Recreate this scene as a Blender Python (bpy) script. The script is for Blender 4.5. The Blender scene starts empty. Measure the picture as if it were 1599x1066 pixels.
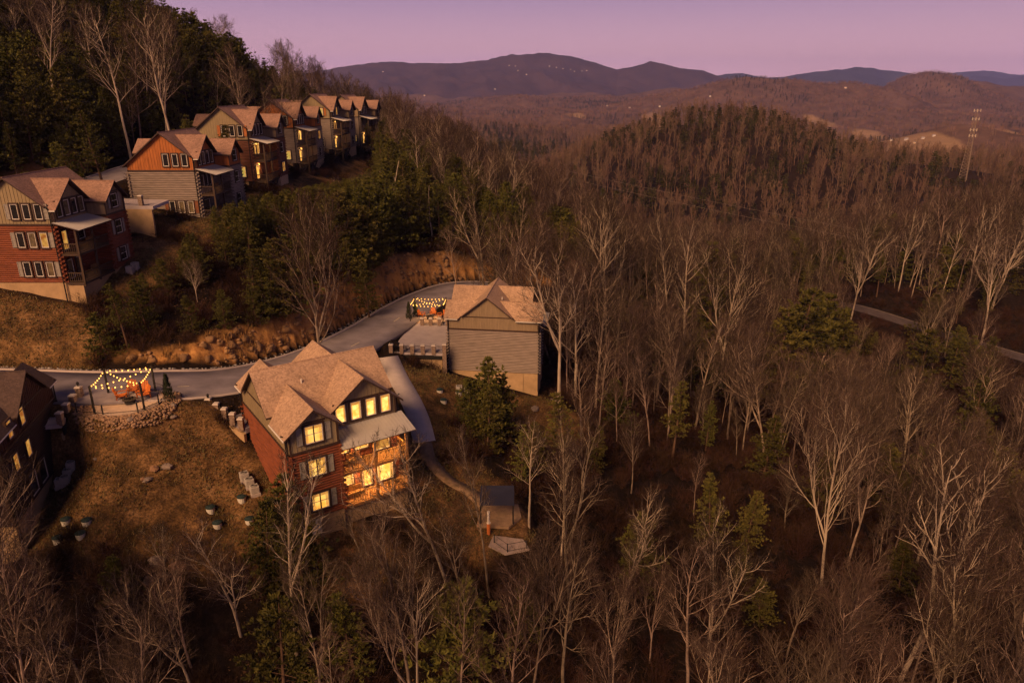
import bpy, math, random
import numpy as np
from mathutils import Vector, Matrix

random.seed(7)
R = math.radians
S = bpy.context.scene
COL = S.collection

# ---------------------------------------------------------------- camera, sky, sun, exposure
FPX, PITCH = 1120.0, 19.33            # focal length in photo pixels (1599 wide), degrees looking down
cam_d = bpy.data.cameras.new('camera')
cam_d.sensor_width = 36.0
cam_d.lens = FPX / 1599.0 * 36.0
cam_d.clip_start = 0.5
cam_d.clip_end = 60000
cam = bpy.data.objects.new('camera', cam_d)
COL.objects.link(cam)
cam.location = (0, 0, 0)
cam.rotation_euler = (R(90 - PITCH), 0, 0)
S.camera = cam

SUN_AZ, SUN_EL = 208.0, 37.0          # compass bearing (0 = straight ahead, clockwise) and height of the afterglow
W = bpy.data.worlds.new('World')
S.world = W
W.use_nodes = True
nt = W.node_tree
for n in list(nt.nodes):
    nt.nodes.remove(n)
w_out = nt.nodes.new('ShaderNodeOutputWorld')
w_bg = nt.nodes.new('ShaderNodeBackground')
w_tc = nt.nodes.new('ShaderNodeTexCoord')
w_sep = nt.nodes.new('ShaderNodeSeparateXYZ')
w_ramp = nt.nodes.new('ShaderNodeValToRGB')
w_sky = nt.nodes.new('ShaderNodeTexSky')
w_sky.sky_type = 'NISHITA'
w_sky.sun_disc = False
w_sky.sun_elevation = R(2.0)
w_sky.sun_rotation = R(SUN_AZ)
w_mul = nt.nodes.new('ShaderNodeVectorMath'); w_mul.operation = 'SCALE'
w_mul.inputs['Scale'].default_value = 0.010
w_add = nt.nodes.new('ShaderNodeVectorMath'); w_add.operation = 'ADD'
cr = w_ramp.color_ramp
cr.elements[0].position = 0.0;  cr.elements[0].color = (1.0, 0.54, 0.62, 1)
cr.elements[1].position = 1.0;  cr.elements[1].color = (0.035, 0.035, 0.08, 1)
for p, c in ((0.025, (0.93, 0.50, 0.60, 1)), (0.047, (0.79, 0.435, 0.54, 1)), (0.106, (0.45, 0.28, 0.44, 1)), (0.16, (0.30, 0.195, 0.32, 1)), (0.30, (0.13, 0.09, 0.18, 1)), (0.6, (0.055, 0.05, 0.11, 1))):
    e = cr.elements.new(p); e.color = c
nt.links.new(w_tc.outputs['Generated'], w_sep.inputs[0])
nt.links.new(w_sep.outputs['Z'], w_ramp.inputs[0])
nt.links.new(w_sky.outputs[0], w_mul.inputs[0])
nt.links.new(w_ramp.outputs[0], w_add.inputs[0])
nt.links.new(w_mul.outputs[0], w_add.inputs[1])
nt.links.new(w_add.outputs[0], w_bg.inputs['Color'])
w_bg.inputs['Strength'].default_value = 1.0
nt.links.new(w_bg.outputs[0], w_out.inputs[0])

sun_d = bpy.data.lights.new('sun', 'SUN')
sun_d.energy = 5.0
sun_d.color = (1.0, 0.58, 0.29)
sun_d.angle = R(28)
sun = bpy.data.objects.new('sun', sun_d)
COL.objects.link(sun)
_az = R(SUN_AZ)
_to_sun = Vector((math.sin(_az) * math.cos(R(SUN_EL)), math.cos(_az) * math.cos(R(SUN_EL)), math.sin(R(SUN_EL))))
sun.rotation_euler = _to_sun.to_track_quat('Z', 'Y').to_euler()
sun.location = _to_sun * 300

S.view_settings.view_transform = 'Standard'
S.view_settings.look = 'None'
S.view_settings.exposure = 0.0
S.view_settings.gamma = 1.0
S.view_settings.use_curve_mapping = False
S.render.engine = 'CYCLES'
S.cycles.max_bounces = 5
S.cycles.diffuse_bounces = 2
S.cycles.glossy_bounces = 2
S.cycles.transmission_bounces = 3
S.cycles.volume_bounces = 0
S.cycles.transparent_max_bounces = 8
S.cycles.sample_clamp_indirect = 4.0
S.cycles.use_denoising = True
S.cycles.use_adaptive_sampling = True
S.cycles.adaptive_threshold = 0.02
S.cycles.caustics_reflective = False
S.cycles.caustics_refractive = False

# ---------------------------------------------------------------- pixel helpers (1599 x 1066 photo pixels -> world)
CP, SP = math.cos(R(PITCH)), math.sin(R(PITCH))
def tv(v):                               # drop per metre forward for a pixel row
    return math.tan(R(PITCH) + math.atan((v - 533.0) / FPX))
def pix(u, v, y):                        # the point at forward distance y seen at pixel (u, v)
    z = -tv(v) * y
    d = y * CP - z * SP
    return ((u - 799.5) / FPX * d, y, z)
def pixz(u, v, z):                       # the point at height z seen at pixel (u, v)
    return pix(u, v, -z / tv(v))
def proj(x, y, z):
    d = y * CP - z * SP
    if d < 0.5:
        return None
    return (799.5 + FPX * x / d, 533 - FPX * (y * SP + z * CP) / d, d)

# ---------------------------------------------------------------- terrain heights
def _hash(ix, iy, seed):
    h = (ix.astype(np.int64) * 374761393 + iy.astype(np.int64) * 668265263 + seed * 982451653) & 0xffffffff
    h = ((h ^ (h >> 13)) * 1274126177) & 0xffffffff
    return ((h ^ (h >> 16)) & 0xffff) / 65535.0
def vnoise(x, y, seed=0):
    ix, iy = np.floor(x), np.floor(y)
    fx, fy = x - ix, y - iy
    fx = fx * fx * (3 - 2 * fx); fy = fy * fy * (3 - 2 * fy)
    a = _hash(ix, iy, seed); b = _hash(ix + 1, iy, seed); c = _hash(ix, iy + 1, seed); d = _hash(ix + 1, iy + 1, seed)
    return (a * (1 - fx) + b * fx) * (1 - fy) + (c * (1 - fx) + d * fx) * fy - 0.5
def fbm(x, y, sc, octs=4, seed=0):
    s, a = 0, 1.0
    for o in range(octs):
        s = s + a * vnoise(x / sc + 17.3 * o, y / sc - 9.1 * o, seed + o)
        sc *= 0.5; a *= 0.5
    return s

NEAR = np.array([
 # lawn and slope below the lower road
 (-62,57,-30.5),(-57,48,-35.5),(-50,54,-34),(-46,46,-36.5),(-42,59.5,-32.8),(-40,56,-32.8),(-39,50,-34.6),(-35,56.6,-28.6),(-34,53,-31),(-31,60,-28.9),(-30,54,-31.2),(-30,48,-35),(-36,47.5,-34.6),(-26,58.5,-31.2),
 (-24,50,-36),(-18,49.0,-37.4),(-12,51.5,-37.9),(-10,50,-39),(-7,56,-37.9),(-5,57,-38.0),(-9,64,-34.8),(-4,70,-35),(-12,73,-32.6),(-6,78,-33.5),(-10,80,-32.2),(-16,70,-32.8),(-2,62,-38.3),(0,57,-39.6),
 (-8,84.5,-34.0),(4,82.5,-36.8),(0,80,-36.6),(5,77,-38.5),(6,90,-38.5),(9,100,-40),(-2,74,-37),(4,68,-40.5),
 (10,60,-43),(20,50,-47),(0,46,-43),(-20,42,-40),(-40,40,-40.5),(-60,38,-39.5),(-80,42,-36),(-90,56,-29),
 (0,30,-47),(-20,28,-45),(-50,26,-44),(30,20,-55),(70,15,-60),(0,0,-52),(-60,0,-48),(100,0,-62),(0,-40,-55),(60,-40,-62),(-60,-40,-50),
 # valley to the right
 (30,88,-48),(18,108,-44),(40,120,-54),(60,80,-56),(50,45,-53),(90,60,-60),(92,108,-62),(68,165,-60),(40,170,-54),(89,178,-53),(102,164,-55.5),(117,153,-58),(140,130,-60),(170,110,-62),
 (112,205,-46),(150,185,-45),(185,150,-50),(150,240,-48),(92,260,-62),(60,300,-66),(200,250,-50),(250,200,-46),(120,320,-66),(120,60,-62),(220,120,-58),
 # spur that carries the row of cabins
 (-49,73.5,-22.6),(-56,72,-22.2),(-66,70,-19.5),(-46,79,-21.8),(-43,88,-19.5),(-40,97,-18.4),(-42,104,-17.6),(-41,118,-17.6),(-40,132,-18.4),(-40,146,-18.2),(-39,158,-18.2),(-37,176,-17.6),(-35,193,-17.2),(-34,208,-18),
 (-33,92,-22.6),(-29,99,-22.8),(-37,83,-22.4),(-26,108,-23),(-24,120,-22.6),(-19,127,-25),(-12,138,-25.5),(-4,146,-28),(3,152,-31),(11,158,-35),(-15,160,-24.5),(-30,160,-20),(-28,200,-20.5),(-10,200,-27),(10,200,-39),(24,185,-45),
 (-20,255,-29),(-45,250,-19),(10,260,-46),(40,250,-57),(-60,300,-24),(-20,340,-46),(-60,400,-52),(25,150,-42),
 # hill on the left
 (-61,85,-16.8),(-75,95,-10),(-76,108,-7.5),(-86,100,-3),(-100,95,0.5),(-95,130,8),(-78,140,-0.5),(-77,160,3),(-79,182,7.5),(-82,202,4),(-80,217,0),(-71,228,-6),(-64,238,-11),
 (-72,80,-13),(-90,70,-9),(-122,120,15),(-130,80,6),(-115,170,16),(-100,210,7),(-120,250,4),(-90,270,-8),(-80,330,-22),(-150,200,16),(-160,120,18),(-150,60,2),(-120,40,-16),(-160,300,0),(-140,380,-30),
], float)
def _tps_fit(P, z, lam):
    n = len(P)
    d2 = ((P[:, None, :] - P[None, :, :]) ** 2).sum(-1)
    K = 0.5 * d2 * np.log(d2 + 1e-9)
    A = np.zeros((n + 3, n + 3))
    A[:n, :n] = K + lam * np.eye(n)
    A[:n, n] = 1; A[:n, n + 1:] = P; A[n, :n] = 1; A[n + 1:, :n] = P.T
    return np.linalg.solve(A, np.concatenate([z, np.zeros(3)]))
_P = NEAR[:, :2] / 100.0
_C = _tps_fit(_P, NEAR[:, 2], 0.0006)
def tps(x, y):
    X = np.stack([x, y], -1) / 100.0
    out = np.empty(len(X))
    for i in range(0, len(X), 20000):
        q = X[i:i + 20000]
        d2 = ((q[:, None, :] - _P[None]) ** 2).sum(-1)
        out[i:i + 20000] = (0.5 * d2 * np.log(d2 + 1e-9)) @ _C[:-3] + _C[-3] + q @ _C[-2:]
    return out
HILLS = [  # x, y, rise above the valley floor, radius across, radius along
 (158,560,84,165,115),(290,500,60,150,90),(430,480,54,150,90),(60,480,30,120,90),(-95,340,70,80,110),(-40,460,30,110,130),(-260,480,80,160,200),
 (-20,830,42,210,110),(300,860,22,180,120),(610,900,30,280,140),(430,690,26,140,110),(330,330,44,130,110),(560,560,50,240,160),
 (-420,1000,50,260,220),(120,1500,22,400,200),(-500,1800,40,400,260),(500,1900,-16,420,260),
 (1080,3100,148,420,300),(800,3000,104,300,260),(1380,3050,112,260,260),(1960,3550,190,270,300),(2500,3950,120,560,320),(1500,2500,40,400,260),
 (-300,3000,35,600,300),(300,3900,60,700,320),(-900,3800,60,700,400),(900,4300,70,600,300),(0,5000,70,900,350),(-1100,5300,95,700,350),(1300,5200,90,800,350),(2400,5400,110,900,350)]
def far_h(x, y):
    b = -107 + 0 * x
    amp = np.clip((np.hypot(x, y) - 250) / 900, 0.15, 1)
    b = b + amp * (30 * fbm(x, y, 520, 4, 5) + 80 * np.abs(fbm(x, y, 480, 3, 11)) * sst(700, 1600, np.hypot(x, y)) - 10)
    acc, neg = 0 * x, 0 * x
    for hx, hy, hh, rx, ry in HILLS:
        g = hh * np.exp(-(((x - hx) / rx) ** 2 + ((y - hy) / ry) ** 2))
        if hh > 0: acc = acc + g ** 4
        else: neg = neg + g
    return b + (acc + 1e-9) ** 0.25 + neg
def sst(a, b, t):
    t = np.clip((t - a) / (b - a), 0, 1)
    return t * t * (3 - 2 * t)

LOWER_ROAD = np.array([(-95,60,-25),(-72,63,-26),(-60,63.3,-26.4),(-50,63.3,-26.6),(-42,63.4,-26.9),(-35,64.6,-27.2),(-29.5,67.6,-28.0),(-25,73.5,-29.0),(-21.2,82,-29.9),(-18.2,92,-30.5),(-15.6,102,-30.9),(-12.4,111,-31.2),(-8,118.5,-31.7),(-1.5,125,-33.4),(6,130,-36)], float)
UPPER_ROAD = np.array([(-96,62,-18.5),(-80,74,-17.2),(-70,84,-15.8),(-64.5,95,-14.4),(-62,108,-13),(-61,120,-12),(-60.5,135,-11.2),(-60,155,-10.3),(-57.5,178,-9.6),(-54,200,-9.8),(-48,222,-11)], float)
VALLEY_ROAD = np.array([(80,184.5,-53.7),(89,178,-53.2),(102,165.5,-55.3),(116,153.5,-57.6),(130,141,-59.5),(150,128,-61.5),(180,112,-63)], float)
def dense(poly, step=1.0):
    # Catmull-Rom through the points
    P = [poly[0] * 2 - poly[1]] + list(poly) + [poly[-1] * 2 - poly[-2]]
    out = []
    for i in range(1, len(P) - 2):
        n = max(2, int(np.linalg.norm(P[i + 1] - P[i]) / step))
        for k in range(n):
            t = k / n
            out.append(0.5 * ((2 * P[i]) + (-P[i - 1] + P[i + 1]) * t + (2 * P[i - 1] - 5 * P[i] + 4 * P[i + 1] - P[i + 2]) * t * t + (-P[i - 1] + 3 * P[i] - 3 * P[i + 1] + P[i + 2]) * t ** 3))
    out.append(P[-2])
    return np.array(out)
LR, UR, VR = dense(LOWER_ROAD), dense(UPPER_ROAD), dense(VALLEY_ROAD)
WALK = dense(np.array([pixz(607, 557, -31.0), pixz(622, 590, -31.7), pixz(640, 622, -32.6), pixz(654, 655, -33.5), pixz(663, 690, -34.4)], float), 0.5)
TRAIL = dense(np.array([pixz(663, 690, -34.4), pixz(672, 718, -35.3), pixz(700, 748, -36.6), pixz(735, 768, -37.5), (-2.6, 60.6, -38.1)], float), 0.5)
# flattened places: (polyline, half width, blend distance)
FLAT = [(LR, 4.4, 3.2), (UR, 4.2, 4.5), (VR, 3.8, 5.0), (WALK, 1.2, 1.6), (TRAIL, 0.9, 1.4)]
PADS = [  # centre x, y, z, radius, blend
 (-35.6, 60.8, -27.32, 3.4, 2.2), (-11.6, 98, -31.0, 4.6, 2.0), (-1.4, 58.9, -38.2, 2.4, 2.0), (-0.4, 54.9, -38.5, 2.2, 2.0), (-11.6, 90, -31.0, 3.4, 1.5)]
def poly_dist(x, y, P, box=14):
    d = np.full(len(x), 1e6); zz = np.zeros(len(x))
    m = (x > P[:, 0].min() - box) & (x < P[:, 0].max() + box) & (y > P[:, 1].min() - box) & (y < P[:, 1].max() + box)
    idx = np.nonzero(m)[0]
    for i in range(0, len(idx), 20000):
        ii = idx[i:i + 20000]
        q = np.stack([x[ii], y[ii]], -1)
        a, b = P[:-1, :2], P[1:, :2]
        ab = b - a
        t = np.clip(((q[:, None] - a) * ab).sum(-1) / ((ab ** 2).sum(-1) + 1e-9), 0, 1)
        dd = np.linalg.norm(q[:, None] - (a + t[..., None] * ab), axis=-1)
        j = dd.argmin(1); k = np.arange(len(ii))
        d[ii] = dd[k, j]
        zz[ii] = P[j, 2] + t[k, j] * (P[j + 1, 2] - P[j, 2])
    return d, zz
def H(x, y, extra=True):
    x = np.atleast_1d(np.asarray(x, float)); y = np.atleast_1d(np.asarray(y, float))
    r = np.hypot(x, y * 0.9)
    out = far_h(x, y)
    m = r < 400
    if m.any():
        w = 1 - sst(235, 390, r[m])
        out[m] = w * (tps(x[m], y[m])) + (1 - w) * out[m]
        z = out[m]
        rough = 0.55 * fbm(x[m], y[m], 9.0, 3, 31) + 0.25 * fbm(x[m], y[m], 2.2, 2, 41)
        z = z + rough
        if extra:
            for P, hw, bl in FLAT:
                d, zz = poly_dist(x[m], y[m], P)
                k = 1 - sst(hw, hw + bl, d)
                z = z * (1 - k) + (zz - 0.07) * k
            for cx, cy, cz, rr, bl in PADS:
                d = np.hypot(x[m] - cx, y[m] - cy)
                k = 1 - sst(rr, rr + bl, d)
                z = z * (1 - k) + (cz - 0.05) * k
        out[m] = z
    return out
def h1(x, y):
    return float(H([x], [y])[0])
_TT = np.concatenate([np.arange(20, 400, 0.5), np.arange(400, 4000, 5)])
def gpix(u, v):                          # where the ray of a pixel meets the ground
    t = tv(v)
    y = _TT; z = -t * y
    d = y * CP - z * SP
    x = (u - 799.5) / FPX * d
    g = H(x, y)
    k = np.nonzero(z < g)[0]
    i = k[0] if len(k) else len(y) - 1
    return (x[i], y[i], g[i])

# ---------------------------------------------------------------- materials
MATS = {}
def mat(name, col, rough=0.8, var=0.25, scale=3.0, bump=0.0, bscale=20.0, col2=None, spec=0.3, metal=0.0, objvar=0.0, coord='Object', stretch=None):
    """Principled material with procedural colour variation (noise) and fine relief."""
    if name in MATS:
        return MATS[name]
    m = bpy.data.materials.new(name); m.use_nodes = True
    t = m.node_tree; N = t.nodes; L = t.links
    b = N['Principled BSDF']
    b.inputs['Roughness'].default_value = rough
    b.inputs['Specular IOR Level'].default_value = spec
    b.inputs['Metallic'].default_value = metal
    tc = N.new('ShaderNodeTexCoord')
    src = tc.outputs[coord]
    if stretch:
        mp = N.new('ShaderNodeMapping'); mp.inputs['Scale'].default_value = stretch
        L.new(src, mp.inputs[0]); src = mp.outputs[0]
    nz = N.new('ShaderNodeTexNoise'); nz.inputs['Scale'].default_value = scale; nz.inputs['Detail'].default_value = 6; nz.inputs['Roughness'].default_value = 0.65
    L.new(src, nz.inputs['Vector'])
    rp = N.new('ShaderNodeValToRGB')
    c2 = col2 or tuple(c * (1 - var) for c in col)
    c1 = col if col2 else tuple(min(1, c * (1 + var)) for c in col)
    rp.color_ramp.elements[0].position = 0.32; rp.color_ramp.elements[0].color = (*c2, 1)
    rp.color_ramp.elements[1].position = 0.68; rp.color_ramp.elements[1].color = (*c1, 1)
    L.new(nz.outputs['Fac'], rp.inputs[0])
    out = rp.outputs[0]
    if objvar:
        oi = N.new('ShaderNodeObjectInfo')
        hs = N.new('ShaderNodeHueSaturation')
        mr = N.new('ShaderNodeMapRange'); mr.inputs['To Min'].default_value = 1 - objvar; mr.inputs['To Max'].default_value = 1 + objvar
        L.new(oi.outputs['Random'], mr.inputs[0]); L.new(mr.outputs[0], hs.inputs['Value']); L.new(out, hs.inputs['Color'])
        m2 = N.new('ShaderNodeMapRange'); m2.inputs['To Min'].default_value = 0.485; m2.inputs['To Max'].default_value = 0.515
        mm = N.new('ShaderNodeMath'); mm.operation = 'FRACT'; mk = N.new('ShaderNodeMath'); mk.operation = 'MULTIPLY'; mk.inputs[1].default_value = 13.7
        L.new(oi.outputs['Random'], mk.inputs[0]); L.new(mk.outputs[0], mm.inputs[0]); L.new(mm.outputs[0], m2.inputs[0]); L.new(m2.outputs[0], hs.inputs['Hue'])
        out = hs.outputs[0]
    L.new(out, b.inputs['Base Color'])
    if bump:
        n2 = N.new('ShaderNodeTexNoise'); n2.inputs['Scale'].default_value = bscale; n2.inputs['Detail'].default_value = 4
        L.new(src, n2.inputs['Vector'])
        bp = N.new('ShaderNodeBump'); bp.inputs['Strength'].default_value = bump; bp.inputs['Distance'].default_value = 0.05
        L.new(n2.outputs['Fac'], bp.inputs['Height']); L.new(bp.outputs[0], b.inputs['Normal'])
    MATS[name] = m
    return m
def lit_mat(name, c1, c2, strength, scale=1.3):
    """A window or lamp that gives off light, or cloth given a painted glow: emission with uneven brightness, like a furnished room behind glass."""
    if name in MATS:
        return MATS[name]
    m = bpy.data.materials.new(name); m.use_nodes = True
    t = m.node_tree; N = t.nodes; L = t.links
    b = N['Principled BSDF']; b.inputs['Base Color'].default_value = (0.02, 0.015, 0.01, 1); b.inputs['Roughness'].default_value = 0.15
    tc = N.new('ShaderNodeTexCoord')
    nz = N.new('ShaderNodeTexNoise'); nz.inputs['Scale'].default_value = scale; nz.inputs['Detail'].default_value = 3
    L.new(tc.outputs['Object'], nz.inputs['Vector'])
    vo = N.new('ShaderNodeTexVoronoi'); vo.inputs['Scale'].default_value = scale * 1.7; vo.distance = 'CHEBYCHEV'
    L.new(tc.outputs['Object'], vo.inputs['Vector'])
    ad = N.new('ShaderNodeMath'); ad.operation = 'MULTIPLY_ADD'; ad.inputs[1].default_value = 0.22
    L.new(vo.outputs['Color'], ad.inputs[0]); L.new(nz.outputs['Fac'], ad.inputs[2])
    rp = N.new('ShaderNodeValToRGB')
    rp.color_ramp.elements[0].position = 0.45; rp.color_ramp.elements[0].color = (*c2, 1)
    rp.color_ramp.elements[1].position = 0.85; rp.color_ramp.elements[1].color = (*c1, 1)
    L.new(ad.outputs[0], rp.inputs[0])
    L.new(rp.outputs[0], b.inputs['Emission Color'])
    b.inputs['Emission Strength'].default_value = strength
    MATS[name] = m
    return m

# ---------------------------------------------------------------- mesh helpers
class MB:
    """Collects shapes; T maps local (u, w, z) to object coordinates."""
    def __init__(s, T=None):
        s.v, s.f, s.m, s.T = [], [], [], T
    def pt(s, p):
        s.v.append(s.T(*p) if s.T else tuple(p)); return len(s.v) - 1
    def face(s, ids, mi=0):
        s.f.append(tuple(ids)); s.m.append(mi)
    def hexa(s, P, mi=0, top=None):
        i = [s.pt(p) for p in P]
        for k, q in enumerate(((0, 3, 2, 1), (4, 5, 6, 7), (0, 1, 5, 4), (1, 2, 6, 5), (2, 3, 7, 6), (3, 0, 4, 7))):
            s.face([i[j] for j in q], top if (top is not None and k == 1) else mi)
    def box(s, a0, a1, b0, b1, c0, c1, mi=0):
        s.hexa([(a0, b0, c0), (a1, b0, c0), (a1, b1, c0), (a0, b1, c0), (a0, b0, c1), (a1, b0, c1), (a1, b1, c1), (a0, b1, c1)], mi)
    def slab(s, q, th, top=0, side=1):           # q: four points of the top, th: thickness downwards
        s.hexa([(x, y, z - th) for x, y, z in q] + list(q), side, top)
    def prism(s, poly, off, mi=0):               # polygon pushed by a vector
        a = [s.pt(p) for p in poly]; b = [s.pt(tuple(p[k] + off[k] for k in range(3))) for p in poly]
        n = len(poly)
        s.face(a[::-1], mi); s.face(b, mi)
        for i in range(n):
            s.face((a[i], a[(i + 1) % n], b[(i + 1) % n], b[i]), mi)
    def tube(s, path, r0, r1=None, n=6, mi=0, cap=True):
        r1 = r0 if r1 is None else r1
        P = [Vector(p) for p in path]; rings = []
        for i, p in enumerate(P):
            d = (P[min(i + 1, len(P) - 1)] - P[max(i - 1, 0)])
            d = d.normalized() if d.length > 1e-9 else Vector((0, 0, 1))
            a = d.cross(Vector((0, 0, 1)) if abs(d.z) < 0.9 else Vector((1, 0, 0))).normalized(); b = d.cross(a)
            rr = r0 + (r1 - r0) * i / max(1, len(P) - 1)
            rings.append([s.pt(tuple(p + a * (rr * math.cos(6.2832 * k / n)) + b * (rr * math.sin(6.2832 * k / n)))) for k in range(n)])
        for i in range(len(rings) - 1):
            for k in range(n):
                s.face((rings[i][k], rings[i][(k + 1) % n], rings[i + 1][(k + 1) % n], rings[i + 1][k]), mi)
        if cap:
            s.face(rings[0][::-1], mi); s.face(rings[-1], mi)
    def build(s, name, mats, parent=None, loc=None, smooth=False):
        me = bpy.data.meshes.new(name)
        me.from_pydata(s.v, [], s.f)
        for m in (mats if isinstance(mats, (list, tuple)) else [mats]):
            me.materials.append(m)
        if any(s.m):
            me.polygons.foreach_set('material_index', s.m)
        if smooth:
            me.polygons.foreach_set('use_smooth', [True] * len(me.polygons))
        me.update()
        o = bpy.data.objects.new(name, me); COL.objects.link(o)
        if parent: o.parent = parent
        if loc is not None: o.location = loc
        return o
def tag(o, label=None, cat=None, group=None, kind=None):
    if label: o['label'] = label
    if cat: o['category'] = cat
    if group: o['group'] = group
    if kind: o['kind'] = kind
    return o
def empty(name, loc, label=None, cat=None, group=None):
    o = bpy.data.objects.new(name, None); COL.objects.link(o); o.location = loc; o.empty_display_size = 0.3
    return tag(o, label, cat, group)
def mesh_np(name, verts, faces, mats, smooth=True):
    me = bpy.data.meshes.new(name)
    n, k = faces.shape
    me.vertices.add(len(verts)); me.vertices.foreach_set('co', verts.astype(np.float32).ravel())
    me.loops.add(n * k); me.loops.foreach_set('vertex_index', faces.astype(np.int32).ravel())
    me.polygons.add(n); me.polygons.foreach_set('loop_start', np.arange(0, n * k, k, dtype=np.int32)); me.polygons.foreach_set('loop_total', np.full(n, k, np.int32))
    if smooth: me.polygons.foreach_set('use_smooth', np.ones(n, bool))
    for m in mats: me.materials.append(m)
    me.update(); me.validate()
    return me

# ---------------------------------------------------------------- ground sheet
ELL_LAWN = [(-34, 55, 12, 7), (-27, 54.5, 8, 6.5), (-12, 70, 5.5, 13), (-8, 79, 7, 5), (-4, 59, 6, 6), (-54, 70, 13, 5.0), (-45, 86, 5.5, 6.5), (-41, 98, 4, 4.5), (-15, 51.2, 7, 3.8), (4, 79, 5.5, 5), (-40, 118, 4, 10), (-39, 145, 4.5, 14), (-44, 52, 5, 5.5), (-37, 172, 4, 12),(-50,96,6,4)]
def lawn_mask(x, y):
    m = np.zeros(len(x))
    wob = 0.35 * fbm(x, y, 6, 3, 77)
    for cx, cy, rx, ry in ELL_LAWN:
        d = np.sqrt(((x - cx) / rx) ** 2 + ((y - cy) / ry) ** 2) + wob
        m = np.maximum(m, 1 - sst(0.85, 1.15, d))
    return m
def bank_mask(x, y, z):
    dL, zL = poly_dist(x, y, LR, 30)
    dU, zU = poly_dist(x, y, UR, 30)
    wob = 2.2 * fbm(x, y, 7, 3, 55)
    upL = (z - zL > 0.4) * (1 - sst(5.6, 8.2, dL + wob)) * sst(3.6, 4.6, dL) * sst(-50, -38, x)
    upU = (z - zU > 0.6) * (1 - sst(6, 9.5, dU + wob)) * sst(3.6, 4.8, dU) * (x < -62) * (1 - sst(112, 122, y))
    sp = np.exp(-(((x - 8) / 3.5) ** 2 + ((y - 162) / 5) ** 2))
    return np.clip(np.maximum(np.maximum(upL, upU), sp), 0, 1)
ang = np.concatenate([np.linspace(-180, -56, 40)[:-1], np.linspace(-56, 56, 620), np.linspace(56, 180, 40)[1:-1]])
rad = np.concatenate([np.geomspace(3, 26, 14)[:-1], np.geomspace(26, 6600, 520)])
AA, RR = np.meshgrid(np.radians(ang), rad)
gx, gy = (RR * np.sin(AA)).ravel(), (RR * np.cos(AA)).ravel()
gz = H(gx, gy)
near = np.hypot(gx, gy) < 330
a_l = np.zeros(len(gx)); a_b = np.zeros(len(gx))
a_l[near] = lawn_mask(gx[near], gy[near])
a_b[near] = bank_mask(gx[near], gy[near], gz[near])
gz[near] += a_b[near] * (2.2 * np.abs(fbm(gx[near], gy[near] * 1.4 + gz[near], 2.4, 4, 91)) - 0.25)
farm = (np.hypot(gx, gy) > 300)
gz[farm] += 3.0 * fbm(gx[farm], gy[farm], 28, 2, 61) * sst(1200, 3000, np.hypot(gx[farm], gy[farm])) * 2
# open fields in the far valley
FIELDS = []
for u_, v_, rx_, ry_ in ((1375, 209, 80, 240), (1455, 228, 85, 210), (1030, 186, 62, 280), (1440, 208, 60, 220), (1575, 207, 95, 230), (1320, 217, 50, 170), (1290, 186, 45, 220), (900, 178, 50, 260)):
    p_ = gpix(u_, v_); FIELDS.append((p_[0] * 0.96, p_[1] * 0.96, rx_ * .72, ry_ * .72))
def field_mask(x, y):
    m = np.zeros(len(x))
    for cx, cy, rx, ry in FIELDS:
        d = np.sqrt(((x - cx) / rx) ** 2 + ((y - cy) / ry) ** 2) + 0.5 * fbm(x, y, 90, 3, 71)
        m = np.maximum(m, 1 - sst(0.85, 1.0, d))
    return m
a_f = field_mask(gx, gy)
na, nr = len(ang), len(rad)
idx = np.arange(na * nr).reshape(nr, na)
nxt = np.roll(idx, -1, axis=1)
F = np.stack([idx[:-1], nxt[:-1], nxt[1:], idx[1:]], -1).reshape(-1, 4)[:, ::-1]

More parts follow.
